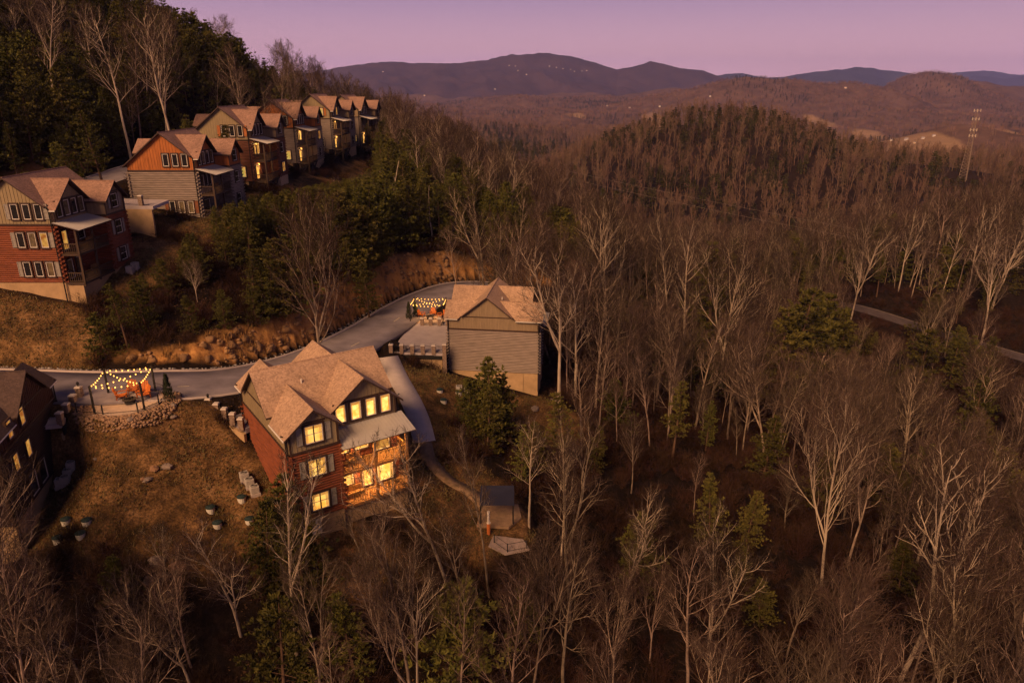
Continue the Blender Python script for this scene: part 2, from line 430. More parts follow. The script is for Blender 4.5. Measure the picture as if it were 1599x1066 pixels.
def ground_material():
    m = bpy.data.materials.new('forest_ground'); m.use_nodes = True
    t = m.node_tree; N = t.nodes; L = t.links; b = N['Principled BSDF']
    b.inputs['Roughness'].default_value = 0.95; b.inputs['Specular IOR Level'].default_value = 0.1
    geo = N.new('ShaderNodeNewGeometry')
    def noise(sc, det=6, ro=0.65):
        n = N.new('ShaderNodeTexNoise'); n.inputs['Scale'].default_value = sc; n.inputs['Detail'].default_value = det; n.inputs['Roughness'].default_value = ro
        L.new(geo.outputs['Position'], n.inputs['Vector']); return n.outputs['Fac']
    def ramp(f, stops):
        r = N.new('ShaderNodeValToRGB')
        r.color_ramp.elements[0].position = stops[0][0]; r.color_ramp.elements[0].color = (*stops[0][1], 1)
        r.color_ramp.elements[1].position = stops[-1][0]; r.color_ramp.elements[1].color = (*stops[-1][1], 1)
        for p, c in stops[1:-1]:
            e = r.color_ramp.elements.new(p); e.color = (*c, 1)
        L.new(f, r.inputs[0]); return r.outputs[0]
    def attr(n):
        a = N.new('ShaderNodeAttribute'); a.attribute_name = n; return a.outputs['Fac']
    def mix(f, a, c):
        x = N.new('ShaderNodeMix'); x.data_type = 'RGBA'
        L.new(f, x.inputs[0]); L.new(a, x.inputs[6]); L.new(c, x.inputs[7]); return x.outputs[2]
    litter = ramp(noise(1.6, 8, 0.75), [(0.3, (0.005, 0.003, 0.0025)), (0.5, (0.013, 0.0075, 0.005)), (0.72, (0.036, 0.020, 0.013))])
    lawn = ramp(noise(0.35, 8, 0.7), [(0.28, (0.030, 0.028, 0.010)), (0.40, (0.070, 0.040, 0.017)), (0.50, (0.15, 0.080, 0.032)), (0.60, (0.27, 0.145, 0.060)), (0.74, (0.36, 0.22, 0.115))])
    spk = ramp(noise(5.0, 4, 0.8), [(0.35, (0.3, 0.3, 0.3)), (0.65, (1.3, 1.3, 1.3))])
    mu = N.new('ShaderNodeMix'); mu.data_type = 'RGBA'; mu.blend_type = 'MULTIPLY'; mu.inputs[0].default_value = 1
    L.new(lawn, mu.inputs[6]); L.new(spk, mu.inputs[7])
    rock = ramp(noise(0.55, 9, 0.72), [(0.30, (0.07, 0.036, 0.02)), (0.40, (0.30, 0.135, 0.045)), (0.52, (0.52, 0.26, 0.085)), (0.64, (0.42, 0.21, 0.08)), (0.76, (0.42, 0.32, 0.22))])
    field = ramp(noise(0.02, 4), [(0.3, (0.20, 0.125, 0.06)), (0.7, (0.32, 0.20, 0.11))])
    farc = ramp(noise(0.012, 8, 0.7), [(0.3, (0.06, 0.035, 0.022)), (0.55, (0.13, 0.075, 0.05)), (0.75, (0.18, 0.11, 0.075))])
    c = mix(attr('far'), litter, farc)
    c = mix(attr('lawn'), c, mu.outputs[2])
    c = mix(attr('bank'), c, rock)
    c = mix(attr('field'), c, field)
    L.new(c, b.inputs['Base Color'])
    bp = N.new('ShaderNodeBump'); bp.inputs['Strength'].default_value = 0.7; bp.inputs['Distance'].default_value = 0.25
    L.new(noise(3.0, 8, 0.7), bp.inputs['Height']); L.new(bp.outputs[0], b.inputs['Normal'])
    return m
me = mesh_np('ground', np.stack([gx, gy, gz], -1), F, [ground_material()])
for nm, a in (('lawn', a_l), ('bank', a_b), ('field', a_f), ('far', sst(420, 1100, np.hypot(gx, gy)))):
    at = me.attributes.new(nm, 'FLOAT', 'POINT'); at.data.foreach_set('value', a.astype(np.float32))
ground = bpy.data.objects.new('ground', me); COL.objects.link(ground)
tag(ground, 'brown leaf-strewn hillside ground running out to far hills', kind='structure')
del AA, RR

# ---------------------------------------------------------------- far mountains
def mountain(name, label, prof, R0, depth_f, depth_b, base, col, seed, rough=1.0):
    us = np.array([p[0] for p in prof], float)
    el = np.array([math.tan(-(R(PITCH) + math.atan((p[1] - 533.0) / FPX))) * R0 for p in prof])
    az = np.array([math.atan2((p[0] - 799.5) / FPX, CP + SP * 0.0) for p in prof])
    A = np.linspace(az[0], az[-1], 620)
    top = np.interp(A, az, el)
    rows = np.concatenate([np.linspace(-1, 0, 34), np.linspace(0, 1, 8)[1:]])
    V = []
    for q in rows:
        rr = R0 + (q * depth_f if q < 0 else q * depth_b)
        x, y = rr * np.sin(A) / np.cos(A) * 1.0, np.full(len(A), rr)
        sh = (1 - abs(q)) ** (1.15 if q < 0 else 1.0)
        spur = np.abs(fbm(x * 0.9 + 0.3 * y, y * 0.35, R0 * 0.085, 4, seed))
        z = base + (top - base) * sh
        z = z - rough * (1 - sh) * sh * 4 * spur * (top - base) * 0.75 + rough * 0.03 * (top - base) * fbm(x, y, R0 * 0.012, 3, seed + 9) * (0.4 + sh)
        V.append(np.stack([x, y, z], -1))
    V = np.array(V).reshape(-1, 3)
    n = len(A); m_ = len(rows)
    i = np.arange(n * m_).reshape(m_, n)
    Fc = np.stack([i[:-1, :-1], i[:-1, 1:], i[1:, 1:], i[1:, :-1]], -1).reshape(-1, 4)
    mm = mat(name + '_woods', col, 0.95, 0.35, 0.004, col2=tuple(c * 0.55 for c in col), spec=0.05)
    o = bpy.data.objects.new('mountain', mesh_np('mountain', V, Fc, [mm])); COL.objects.link(o)
    return tag(o, label, kind='structure')
mountain('near_mountain', 'long dark purple mountain with a flat-topped summit on the horizon',
    [(150,175),(300,150),(400,135),(470,121),(520,113),(560,106),(600,99),(640,97),(700,99),(735,98),(760,94),(790,88),(815,84),(850,84),(880,88),(910,97),(945,109),(965,104),(990,97),(1010,101),(1040,108),(1062,110),(1090,121),(1130,135),(1200,150),(1400,170)],
    7000, 2300, 1200, -120, (0.085, 0.050, 0.045), 3)
mountain('blue_mountain', 'distant blue mountain ridge low on the horizon at the right',
    [(900,150),(1040,128),(1080,119),(1100,115),(1118,114),(1140,120),(1170,122),(1200,115),(1240,110),(1275,105),(1300,107),(1330,112),(1370,118),(1400,123),(1440,118),(1480,123),(1520,119),(1560,123),(1600,126),(1750,140)],
    9000, 1500, 900, -150, (0.05, 0.05, 0.06), 13)
mountain('pale_mountain', 'faintest pale lilac ridge behind the blue mountain',
    [(1150,140),(1300,126),(1380,117),(1420,113),(1450,110),(1475,113),(1500,118),(1540,111),(1565,110),(1600,112),(1680,116),(1800,130)],
    10600, 1300, 900, -150, (0.05, 0.05, 0.06), 23)

# ---------------------------------------------------------------- roads and paths
def ribbon(name, P, hw, dz, m, lat=0.0, loc_w=None, n_lat=1, kind=None, label=None, th=None):
    d = np.gradient(P[:, :2], axis=0); d /= np.linalg.norm(d, axis=1)[:, None]
    nrm = np.stack([d[:, 1], -d[:, 0]], -1)          # to the right of travel
    cols = []
    lo, hi = lat - hw, lat + hw
    for k in range(n_lat + 1):
        off = lo + (hi - lo) * k / n_lat
        cols.append(np.column_stack([P[:, :2] + nrm * off, P[:, 2] + dz]))
    V = np.stack(cols, 1)
    nl = len(P); w = n_lat + 1
    V = V.reshape(-1, 3)
    i = np.arange(nl * w).reshape(nl, w)
    Fc = np.stack([i[:-1, :-1], i[:-1, 1:], i[1:, 1:], i[1:, :-1]], -1).reshape(-1, 4)
    if th:
        V2 = V.copy(); V2[:, 2] -= th
        n0 = len(V); V = np.concatenate([V, V2])
        e1 = np.stack([i[:-1, 0], i[1:, 0], i[1:, 0] + n0, i[:-1, 0] + n0], -1)
        e2 = np.stack([i[1:, -1], i[:-1, -1], i[:-1, -1] + n0, i[1:, -1] + n0], -1)
        Fc = np.concatenate([Fc, e1, e2, (Fc + n0)[:, ::-1]])
    o = bpy.data.objects.new(name, mesh_np(name, V, Fc, [m], smooth=False)); COL.objects.link(o)
    tag(o, label, kind=kind)
    return o
ASPH = mat('asphalt', (0.215, 0.180, 0.195), 0.85, 0.28, 0.35, bump=0.15, bscale=30)
CONC = mat('pale_concrete', (0.42, 0.34, 0.31), 0.9, 0.12, 1.2, bump=0.1)
PAVE = mat('concrete_drive', (0.40, 0.33, 0.33), 0.9, 0.12, 0.8)
LINE = mat('road_paint', (0.55, 0.45, 0.30), 0.8, 0.3, 6)
ribbon('road', LR, 3.75, 0.0, ASPH, n_lat=3, th=0.5, kind='structure', label='lower asphalt road curving between the cabins')
ribbon('road', UR, 3.2, 0.0, ASPH, n_lat=3, kind='structure', label='upper asphalt road behind the row of cabins on the ridge')
ribbon('road', VR, 2.7, 0.0, mat('old_asphalt', (0.075, 0.055, 0.055), 0.9, 0.25, 0.7), n_lat=3, kind='structure', label='narrow road through the dark woods at the right')
kerb = ribbon('kerb', LR, 0.16, 0.12, CONC, lat=-3.95, kind='structure', label='pale concrete kerb along the uphill side of the lower road', th=0.3)
kerb2 = ribbon('kerb', UR, 0.16, 0.12, CONC, lat=-3.4, kind='structure', label='pale kerb along the uphill side of the upper road', th=0.3)
kerb3 = ribbon('kerb', VR, 0.14, 0.04, mat('road_edge_gravel', (0.14, 0.105, 0.09), 0.95, 0.3, 2.0), lat=-2.95, kind='structure', label='pale gravel edge of the narrow road in the woods', th=0.2)
seg = LR[(LR[:, 0] > -35.5) & (LR[:, 0] < -26.5) & (LR[:, 1] < 73)]
ribbon('kerb', seg, 0.14, 0.10, CONC, lat=3.95, kind='structure', label='short kerb on the downhill side of the lower road', th=0.3)
for a_, b_ in ((-33.2, -31.6), (-20.6, -19.7), (-17.2, -16.6)):
    sg = LR[(LR[:, 0] > a_) & (LR[:, 0] < b_) & (LR[:, 1] < 110)]
    if len(sg) > 1:
        ribbon('road_marking', sg, 0.06, 0.008, LINE, lat=0.6, kind='structure', label='short worn paint dash on the lower road')
ribbon('footpath', WALK, 1.15, 0.03, mat('new_concrete', (0.52, 0.43, 0.39), .9, .1, 1.0), kind='structure', label='pale concrete footpath running down beside the bright cabin', th=0.25)
ribbon('footpath', TRAIL, 0.7, 0.02, mat('dirt_path', (0.22, 0.14, 0.085), 0.95, 0.3, 2.0), kind='structure', label='dirt path leading down from the concrete walk to the shade canopy', th=0.2)

# gravel strip between kerb and bank, loose small stones (stuff)
def stones(name, pts, smin, smax, m, label, cat, seed=1):
    rng = random.Random(seed)
    ico = [(-1,-1,-.6),(1,-1,-.6),(1,1,-.6),(-1,1,-.6),(-.6,-.6,.6),(.7,-.5,.5),(.5,.7,.7),(-.7,.5,.5)]
    q = ((0,3,2,1),(4,5,6,7),(0,1,5,4),(1,2,6,5),(2,3,7,6),(3,0,4,7))
    V, Fc = [], []
    for (x, y, z) in pts:
        s = rng.uniform(smin, smax) * 0.5; a = rng.uniform(0, 6.28); ca, sa = math.cos(a), math.sin(a)
        b = len(V)
        for (px, py, pz) in ico:
            px *= s * rng.uniform(.7, 1.2); py *= s * rng.uniform(.7, 1.2); pz *= s * rng.uniform(.5, .9)
            V.append((x + px * ca - py * sa, y + px * sa + py * ca, z + pz + s * .25))
        Fc += [tuple(b + k for k in f) for f in q]
    o = bpy.data.objects.new(name, mesh_np(name, np.array(V), np.array(Fc), [m], smooth=False)); COL.objects.link(o)
    return tag(o, label, cat, kind='stuff')
rng = random.Random(3)
pts = []
for P in LR[(LR[:, 0] > -62) & (LR[:, 1] < 122)]:
    for k in range(16):
        pts.append((P[0] + rng.uniform(-.6, .6), P[1], P[2], rng.uniform(4.15, 4.9)))
d = np.gradient(LR[:, :2], axis=0)
gp = []
for i, P in enumerate(LR):
    if P[0] < -62 or P[1] > 122: continue
    n = Vector((-d[i][1], d[i][0])).normalized()
    for k in range(14):
        o_ = rng.uniform(4.15, 4.85); t_ = rng.uniform(-.5, .5)
        gp.append((P[0] + n.x * o_ + d[i][0] * t_, P[1] + n.y * o_ + d[i][1] * t_))
gz_ = H([p[0] for p in gp], [p[1] for p in gp])
stones('roadside_gravel', [(p[0], p[1], z) for p, z in zip(gp, gz_)], 0.08, 0.26, mat('gravel', (0.34, 0.30, 0.28), 0.9, 0.3, 2.0), 'strip of pale gravel along the kerb under the rocky bank', 'gravel', 5)
# scattered stones over the rocky cut bank
bx = np.array([rng.uniform(-46, -5) for _ in range(9000)]); by = np.array([rng.uniform(64, 125) for _ in range(9000)])
bz = H(bx, by); bm = (bank_mask(bx, by, bz) > 0.5) & (np.random.default_rng(2).random(len(bx)) < .45)
stones('bank_rubble', list(zip(bx[bm], by[bm], bz[bm] + .15)), 0.08, 0.5, mat('bank_rock', (0.30, 0.17, 0.085), 0.95, 0.35, 1.0, bump=0.5, bscale=8), 'tan broken rock rubble covering the road cut bank', 'rubble', 6)
sel = np.nonzero(bm)[0][:260]
stones('bank_ledges', list(zip(bx[sel], by[sel], bz[sel] - .22)), 0.35, 1.25, mat('ledge_rock', (0.34, 0.19, 0.085), 0.95, 0.4, 0.9, bump=0.6, bscale=6, col2=(0.13, 0.07, 0.035)), 'large tan rock ledges jutting from the road cut bank', 'rock ledges', 16)
# dry grass and litter bits on the open ground
def tufts(name, pts, hmin, hmax, m, label, cat, seed, blades=7):
    rg = np.random.default_rng(seed); n = len(pts); P = np.repeat(np.array(pts), blades, 0); k = len(P)
    a = rg.uniform(0, 6.28, k); hgt = rg.uniform(hmin, hmax, k); lean = rg.uniform(0.1, 0.8, k) * hgt; w = 0.03 + 0.03 * rg.random(k)
    P = P + np.stack([rg.normal(0, .15, k), rg.normal(0, .15, k), np.zeros(k) - 0.03], -1)
    sx, sy = -np.sin(a) * w, np.cos(a) * w
    z0 = np.zeros(k)
    A = P + np.stack([sx, sy, z0], -1); B = P - np.stack([sx, sy, z0], -1); C = P + np.stack([np.cos(a) * lean, np.sin(a) * lean, hgt], -1)
    V = np.stack([A, B, C], 1).reshape(-1, 3)
    o = bpy.data.objects.new(name, mesh_np(name, V, np.arange(len(V)).reshape(-1, 3), [m], smooth=False)); COL.objects.link(o)
    return tag(o, label, cat, kind='stuff')
tx = np.array([rng.uniform(-62, 6) for _ in range(46000)]); ty = np.array([rng.uniform(42, 105) for _ in range(46000)])
lm = lawn_mask(tx, ty); dl, _ = poly_dist(tx, ty, LR); dw, _ = poly_dist(tx, ty, WALK)
ok = (lm > 0.3) & (dl > 4.6) & (dw > 1.2) & (vnoise(tx / 4, ty / 4, 8) > -0.15)
tufts('dry_grass', np.stack([tx[ok], ty[ok], H(tx[ok], ty[ok])], -1), 0.08, 0.28, mat('dry_grass', (0.20, 0.13, 0.05), 0.9, 0.4, 0.6, col2=(0.07, 0.065, 0.02)), 'short dry tan and olive grass on the open slopes by the cabins', 'grass', 4, 5)
def litter(name, pts, smax, m, label, seed):
    rg = np.random.default_rng(seed); k = len(pts); P = np.array(pts) + np.stack([np.zeros(k), np.zeros(k), rg.uniform(.02, .07, k)], -1)
    D = rg.normal(0, 1, (k, 3, 3)); D[:, :, 2] *= .35; D *= (rg.uniform(.3, 1, k) * smax)[:, None, None]
    V = (P[:, None, :] + D).reshape(-1, 3)
    o = bpy.data.objects.new(name, mesh_np(name, V, np.arange(len(V)).reshape(-1, 3), [m], smooth=False)); COL.objects.link(o)
    return tag(o, label, 'leaf litter', kind='stuff')
lx = np.array([rng.uniform(-62, 10) for _ in range(60000)]); ly = np.array([rng.uniform(40, 105) for _ in range(60000)])
dl, _ = poly_dist(lx, ly, LR); dw, _ = poly_dist(lx, ly, WALK)
ok2 = (dl > 4.6) & (dw > 1.1) & (vnoise(lx / 2.5, ly / 2.5, 28) + .5 * vnoise(lx / 9, ly / 9, 29) > 0.05)
litter('leaf_litter', np.stack([lx[ok2], ly[ok2], H(lx[ok2], ly[ok2])], -1), .10, mat('dead_leaves', (0.20, 0.10, 0.045), .9, .4, 1.5, col2=(0.05, 0.028, 0.016)), 'scattered dead leaves and debris over the slopes by the cabins', 14)
bx = np.array([rng.uniform(-46, -5) for _ in range(14000)]); by = np.array([rng.uniform(64, 125) for _ in range(14000)])
bz = H(bx, by); bm = (bank_mask(bx, by, bz) > 0.35) & (vnoise(bx / 3, by / 3, 19) > .24)
tufts('bank_grass', np.stack([bx[bm], by[bm], bz[bm] + .1], -1), 0.3, 0.9, mat('bank_grass', (0.30, 0.16, 0.05), 0.9, 0.3, 0.5, col2=(0.14, 0.07, 0.025)), 'tall straw-coloured grass hanging over the rocky road bank', 'grass', 5, 6)

# ---------------------------------------------------------------- cabins
def shingle_mat(name, c):
    m = mat(name, c, 0.9, 0.16, 0.6, bump=0.35, bscale=14)
    t = m.node_tree; N = t.nodes; L = t.links; b = N['Principled BSDF']
    src = b.inputs['Base Color'].links[0].from_socket
    tc = N.new('ShaderNodeTexCoord')
    br = N.new('ShaderNodeTexVoronoi'); br.inputs['Scale'].default_value = 7.5; br.distance = 'MANHATTAN'
    L.new(tc.outputs['Object'], br.inputs['Vector'])
    sp = N.new('ShaderNodeSeparateColor'); L.new(br.outputs['Color'], sp.inputs[0])
    mr = N.new('ShaderNodeMapRange'); mr.inputs['To Min'].default_value = 0.74; mr.inputs['To Max'].default_value = 1.22
    L.new(sp.outputs[0], mr.inputs[0])
    mx = N.new('ShaderNodeVectorMath'); mx.operation = 'SCALE'
    L.new(src, mx.inputs[0]); L.new(mr.outputs[0], mx.inputs['Scale'])
    L.new(mx.outputs[0], b.inputs['Base Color'])
    return m
SHINGLE = shingle_mat('roof_shingle', (0.385, 0.245, 0.160))
SHINGLE_R = shingle_mat('brown_roof_shingle', (0.27, 0.155, 0.112))
SHINGLE_D = shingle_mat('dark_roof_shingle', (0.075, 0.046, 0.038))
FASCIA = mat('dark_fascia', (0.055, 0.030, 0.022), 0.7, 0.2, 4)
TRIM = mat('dark_trim', (0.05, 0.026, 0.018), 0.6, 0.2, 5)
LOG_RED = mat('red_brown_logs', (0.19, 0.052, 0.022), 0.75, 0.3, 1.6, bump=0.2, bscale=10, stretch=(0.5, 0.5, 4))
LOG_GREY = mat('grey_logs', (0.24, 0.185, 0.155), 0.85, 0.25, 1.6, bump=0.2, bscale=10, stretch=(0.5, 0.5, 4))
LOG_DARK = mat('dark_brown_logs', (0.030, 0.013, 0.009), 0.8, 0.3, 1.6, stretch=(0.5, 0.5, 4))
LOG_BROWN = mat('brown_logs', (0.15, 0.055, 0.03), 0.8, 0.3, 1.6, stretch=(0.5, 0.5, 4))
SIDE_TAN = mat('tan_board_siding', (0.27, 0.20, 0.115), 0.85, 0.14, 2.0, stretch=(2, 2, 0.3))
SIDE_TAUPE = mat('taupe_board_siding', (0.235, 0.165, 0.10), 0.85, 0.16, 2.0, stretch=(2, 2, 0.3))
SIDE_ORANGE = mat('orange_wood_siding', (0.36, 0.115, 0.028), 0.75, 0.3, 2.0, stretch=(2.5, 2.5, 0.25))
SIDE_DARK = mat('dark_red_siding', (0.055, 0.020, 0.013), 0.8, 0.25, 2.0, stretch=(2, 2, 0.3))
FOUND = mat('tan_foundation', (0.40, 0.26, 0.14), 0.95, 0.18, 0.9, bump=0.1)
SKIRT = mat('beige_skirt_panel', (0.52, 0.36, 0.22), 0.9, 0.08, 1.0)
METAL = mat('porch_metal_roof', (0.40, 0.36, 0.33), 0.45, 0.08, 1.0, spec=0.5)
WOOD = mat('porch_wood', (0.30, 0.145, 0.05), 0.75, 0.25, 3)
WOOD_D = mat('dark_porch_wood', (0.06, 0.035, 0.022), 0.8, 0.25, 3)
WHITE = mat('white_sash', (0.66, 0.58, 0.50), 0.6, 0.08, 3)
SHUT = mat('grey_shutter', (0.27, 0.235, 0.20), 0.8, 0.15, 4)
SHUT_R = mat('rust_shutter', (0.20, 0.07, 0.03), 0.8, 0.2, 4)
BLACK = mat('black_metal', (0.018, 0.015, 0.014), 0.5, 0.2, 5)
STEEL = mat('dark_steel_frame', (0.03, 0.02, 0.017), 0.6, 0.2, 5)
GLASS_D = mat('dark_window_glass', (0.018, 0.016, 0.018), 0.06, 0.3, 1.5, spec=0.8)
BLIND = mat('tan_window_blind', (0.20, 0.15, 0.085), 0.25, 0.3, 2.5, spec=0.6, col2=(0.05, 0.035, 0.022))
LIT = lit_mat('lit_window_yellow', (1.0, 0.60, 0.15), (0.95, 0.38, 0.05), 1.4)
LIT_HOT = lit_mat('lit_window_bright', (1.0, 0.62, 0.18), (0.85, 0.30, 0.035), 2.1, 1.8)
LIT_DIM = lit_mat('lit_window_dim', (0.95, 0.50, 0.10), (0.45, 0.13, 0.02), 0.7, 1.6)
LIT_LIME = lit_mat('lit_window_pale', (0.95, 0.72, 0.20), (0.75, 0.45, 0.06), 0.62, 1.6)
CURTAIN = lit_mat('painted_glow_curtain', (1.0, 0.50, 0.12), (0.8, 0.30, 0.05), 0.75, 3.0)  # no lamp: light through curtain and blind is put in as emission
BULB = lit_mat('warm_bulb', (1.0, 0.46, 0.085), (1.0, 0.40, 0.07), 4.5)

def lamp(name, loc, power, parent=None, r=0.12, col=(1.0, 0.52, 0.17)):
    d = bpy.data.lights.new(name, 'POINT'); d.energy = power; d.color = col; d.shadow_soft_size = r
    o = bpy.data.objects.new(name, d); COL.objects.link(o); o.location = loc
    if parent: o.parent = parent
    return o

def cabin(label, A, E, z0, k, flip, log, siding, roof, c, wp=7.0, half_b=3.5, half_r=3.5, Wd=12.4, wing_r=True,
          bay_lit=(GLASS_D,) * 3, gable_lit=(GLASS_D,) * 4, porch_lit=(), end_win=(), bay_shut=SHUT, porch_wood=WOOD_D, support=None,
          bay_siding=None, found=FOUND, foot_z=None, bay_skirt=None, end0_win=(), rail_wood=None):
    ST, e, sl = 3.05, 1.7, 0.8
    E = Vector((E[0], E[1])).normalized()
    Nn = Vector((-E.y, E.x)) if not flip else Vector((E.y, -E.x))
    zb = 2 * ST + c
    base = Vector((A[0], A[1], z0 - zb * k))
    def T(u, w, z):
        return ((E.x * u + Nn.x * w) * k, (E.y * u + Nn.y * w) * k, (z + zb) * k)
    root = empty('cabin', base, label, 'cabin', 'three-storey log cabins')
    def M(): return MB(T)
    rise = sl * half_b
    peak = e + rise
    foot_b = wp - half_b; foot_r = wp + half_r
    zW = e if wing_r else peak - sl * (Wd - wp)
    bs = bay_siding or siding
    # core of the body and foundation
    m = M()
    sec = [(2.06, -2 * ST), (2.06, e - .05), (foot_b, e - .05), (wp, peak - .08)] + ([(foot_r, e - .05), (Wd - .06, e - .05)] if wing_r else [(Wd - .06, zW - .05)]) + [(Wd - .06, -2 * ST)]
    m.prism([(0.06, w, z) for w, z in sec], (9.88, 0, 0))
    m.box(0.06, 3.94, 0.06, 2.1, -2 * ST, e - .05)
    m.build('core_wall', FASCIA, root)
    m = M()
    if support != 'steel':
        m.box(0.04, 9.96, 2.0, Wd - .04, -2 * ST - c - 3, -2 * ST - .002)
        m.box(0.04, 3.98, 0.04, 2.1, -2 * ST - c - 3, -2 * ST - .004)
        if support != 'open':
            m.box(4.1, 9.9, 0.35, 2.1, -2 * ST - c - 3, -2 * ST - .25)
    else:
        m.box(0.04, 9.96, 3.0, Wd - .04, -2 * ST - c - 3, -2 * ST - .002)
    m.build('foundation', found, root)
    if support == 'steel':
        m = M(); m.box(-0.03, 4.05, -0.06, 3.2, -2 * ST - 1.9, -2 * ST - .006); m.build('skirt_panel', SKIRT, root)
        m = M(); m.box(4.1, 10, 1.7, 1.8, -2 * ST - 1.7, -2 * ST - .2); m.build('skirt_panel', found, root)
        for uu, ww in ((0.3, .3), (3.8, .3), (0.3, 2.6), (3.8, 2.6), (6.9, .3), (9.7, .3)):
            m = M(); m.box(uu - .15, uu + .15, ww - .15, ww + .15, -2 * ST - c - 3, -2 * ST - .2); m.build('steel_post', STEEL, root)
        for (a, b) in (((4.0, .25, -2 * ST - 1.8), (7.0, .25, -2 * ST - .3)), ((10.0, .25, -2 * ST - 3.6), (6.9, .25, -2 * ST - .3)), ((7.0, .25, -2 * ST - 1.8), (4.2, .25, -2 * ST - .3)), ((10.0, .25, -2 * ST - .3), (10.0, 2.9, -2 * ST - 3.4)), ((0.3, .3, -2 * ST - 4.2), (3.8, .3, -2 * ST - 1.9)), ((3.8, .3, -2 * ST - 4.2), (0.3, .3, -2 * ST - 1.9)), ((9.8, .3, -2 * ST - .3), (10.4, 6.5, -2 * ST - c - 1.5))):
            m = MB(); m.tube([T(*a), T(*b)], 0.12 * k, n=4); m.build('steel_brace', STEEL, root)
    # walls: (start, end, outward) in (u, w)
    def top_end(w):
        if w < foot_b: return e
        if w <= wp: return e + sl * (w - foot_b)
        if wing_r: return max(e, peak - sl * (w - wp))
        return peak - sl * (w - wp)
    faces = {
        'end0': ((0, 0), (0, Wd), (-1, 0), lambda u, w: top_end(w)),
        'bay': ((0, 0), (4, 0), (0, -1), lambda u, w: e + sl * (2 - abs(u - 2))),
        'bayside': ((4, 0), (4, 2), (1, 0), lambda u, w: e),
        'porch': ((4, 2), (10, 2), (0, -1), lambda u, w: e + sl * (3 - abs(u - 7))),
        'end1': ((10, 2), (10, Wd), (1, 0), lambda u, w: top_end(w)),
        'road': ((0, Wd), (10, Wd), (0, 1), lambda u, w: zW),
    }
    def logs(a, b, o, za, zc):
        m = M(); n = int((zc - za) / 0.22); h = (zc - za) / n
        prof = []
        for i in range(n):
            for q, dd in ((0.0, 0.005), (0.22, 0.07), (0.5, 0.092), (0.78, 0.07)):
                prof.append((za + (i + q) * h, dd))
        prof.append((zc, 0.005))
        ids = []
        for z, dd in prof:
            ids.append((m.pt((a[0] + o[0] * dd, a[1] + o[1] * dd, z)), m.pt((b[0] + o[0] * dd, b[1] + o[1] * dd, z))))
        for i in range(len(ids) - 1):
            m.face((ids[i][0], ids[i][1], ids[i + 1][1], ids[i + 1][0]))
        return m.build('log_wall', log, root)
    for nm, (a, b, o, tp) in faces.items():
        logs(a, b, o, -2 * ST, 0)
        m = M(); L_ = math.hypot(b[0] - a[0], b[1] - a[1]); du, dw = (b[0] - a[0]) / L_, (b[1] - a[1]) / L_
        brk = sorted({0, L_} | {x for x in ({'end0': (foot_b, wp, foot_r), 'end1': (foot_b - 2, wp - 2, foot_r - 2), 'bay': (2,), 'porch': (3,)}.get(nm, ())) if 0 < x < L_})
        pts = [(a[0] + du * x, a[1] + dw * x, tp(a[0] + du * x, a[1] + dw * x)) for x in brk]
        m.prism([(a[0], a[1], 0.0), (b[0], b[1], 0.0)] + pts[::-1], (o[0] * .05, o[1] * .05, 0))
        x = 0.2
        while x < L_:
            p = (a[0] + du * x, a[1] + dw * x); zt = tp(*p) - 0.05
            q0 = (p[0] - du * .03, p[1] - dw * .03); q1 = (p[0] + du * .03, p[1] + dw * .03)
            m.hexa([(q0[0] + o[0] * .04, q0[1] + o[1] * .04, 0.02), (q1[0] + o[0] * .04, q1[1] + o[1] * .04, 0.02), (q1[0] + o[0] * .085, q1[1] + o[1] * .085, 0.02), (q0[0] + o[0] * .085, q0[1] + o[1] * .085, 0.02)]
                 + [(q0[0] + o[0] * .04, q0[1] + o[1] * .04, zt), (q1[0] + o[0] * .04, q1[1] + o[1] * .04, zt), (q1[0] + o[0] * .085, q1[1] + o[1] * .085, zt), (q0[0] + o[0] * .085, q0[1] + o[1] * .085, zt)])
            x += 0.36
        m.build('board_siding', bs if nm in ('bay', 'bayside') else siding, root)
        def band(z_lo, z_hi, x0, x1, d0=.05, d1=.13):
            m = M(); p = (a[0] + du * x0, a[1] + dw * x0); q = (a[0] + du * x1, a[1] + dw * x1)
            m.hexa([(p[0] + o[0] * d0, p[1] + o[1] * d0, z_lo), (q[0] + o[0] * d0, q[1] + o[1] * d0, z_lo), (q[0] + o[0] * d1, q[1] + o[1] * d1, z_lo), (p[0] + o[0] * d1, p[1] + o[1] * d1, z_lo),
                    (p[0] + o[0] * d0, p[1] + o[1] * d0, z_hi), (q[0] + o[0] * d0, q[1] + o[1] * d0, z_hi), (q[0] + o[0] * d1, q[1] + o[1] * d1, z_hi), (p[0] + o[0] * d1, p[1] + o[1] * d1, z_hi)])
            m.build('trim_board', TRIM, root)
        band(-.12, .06, 0, L_)
        if nm in ('bay', 'porch'): band(e + .55, e + .68, 1.0 if nm == 'bay' else 1.1, L_ - (1.0 if nm == 'bay' else 1.1))
        if nm == 'end0': band(e + .0, e + .1, foot_b + .1, foot_r - .1)
        if nm == 'end1' and wing_r: band(e + .0, e + .1, foot_b - 1.9, foot_r - 2.1)
        if nm in ('bay', 'end0', 'porch', 'end1'):
            for xx in (0.0, L_ - .14): band(0, e if nm != 'road' else zW, xx, xx + .14, .05, .12) if not (nm == 'end1' and xx > 1 and not wing_r) else None
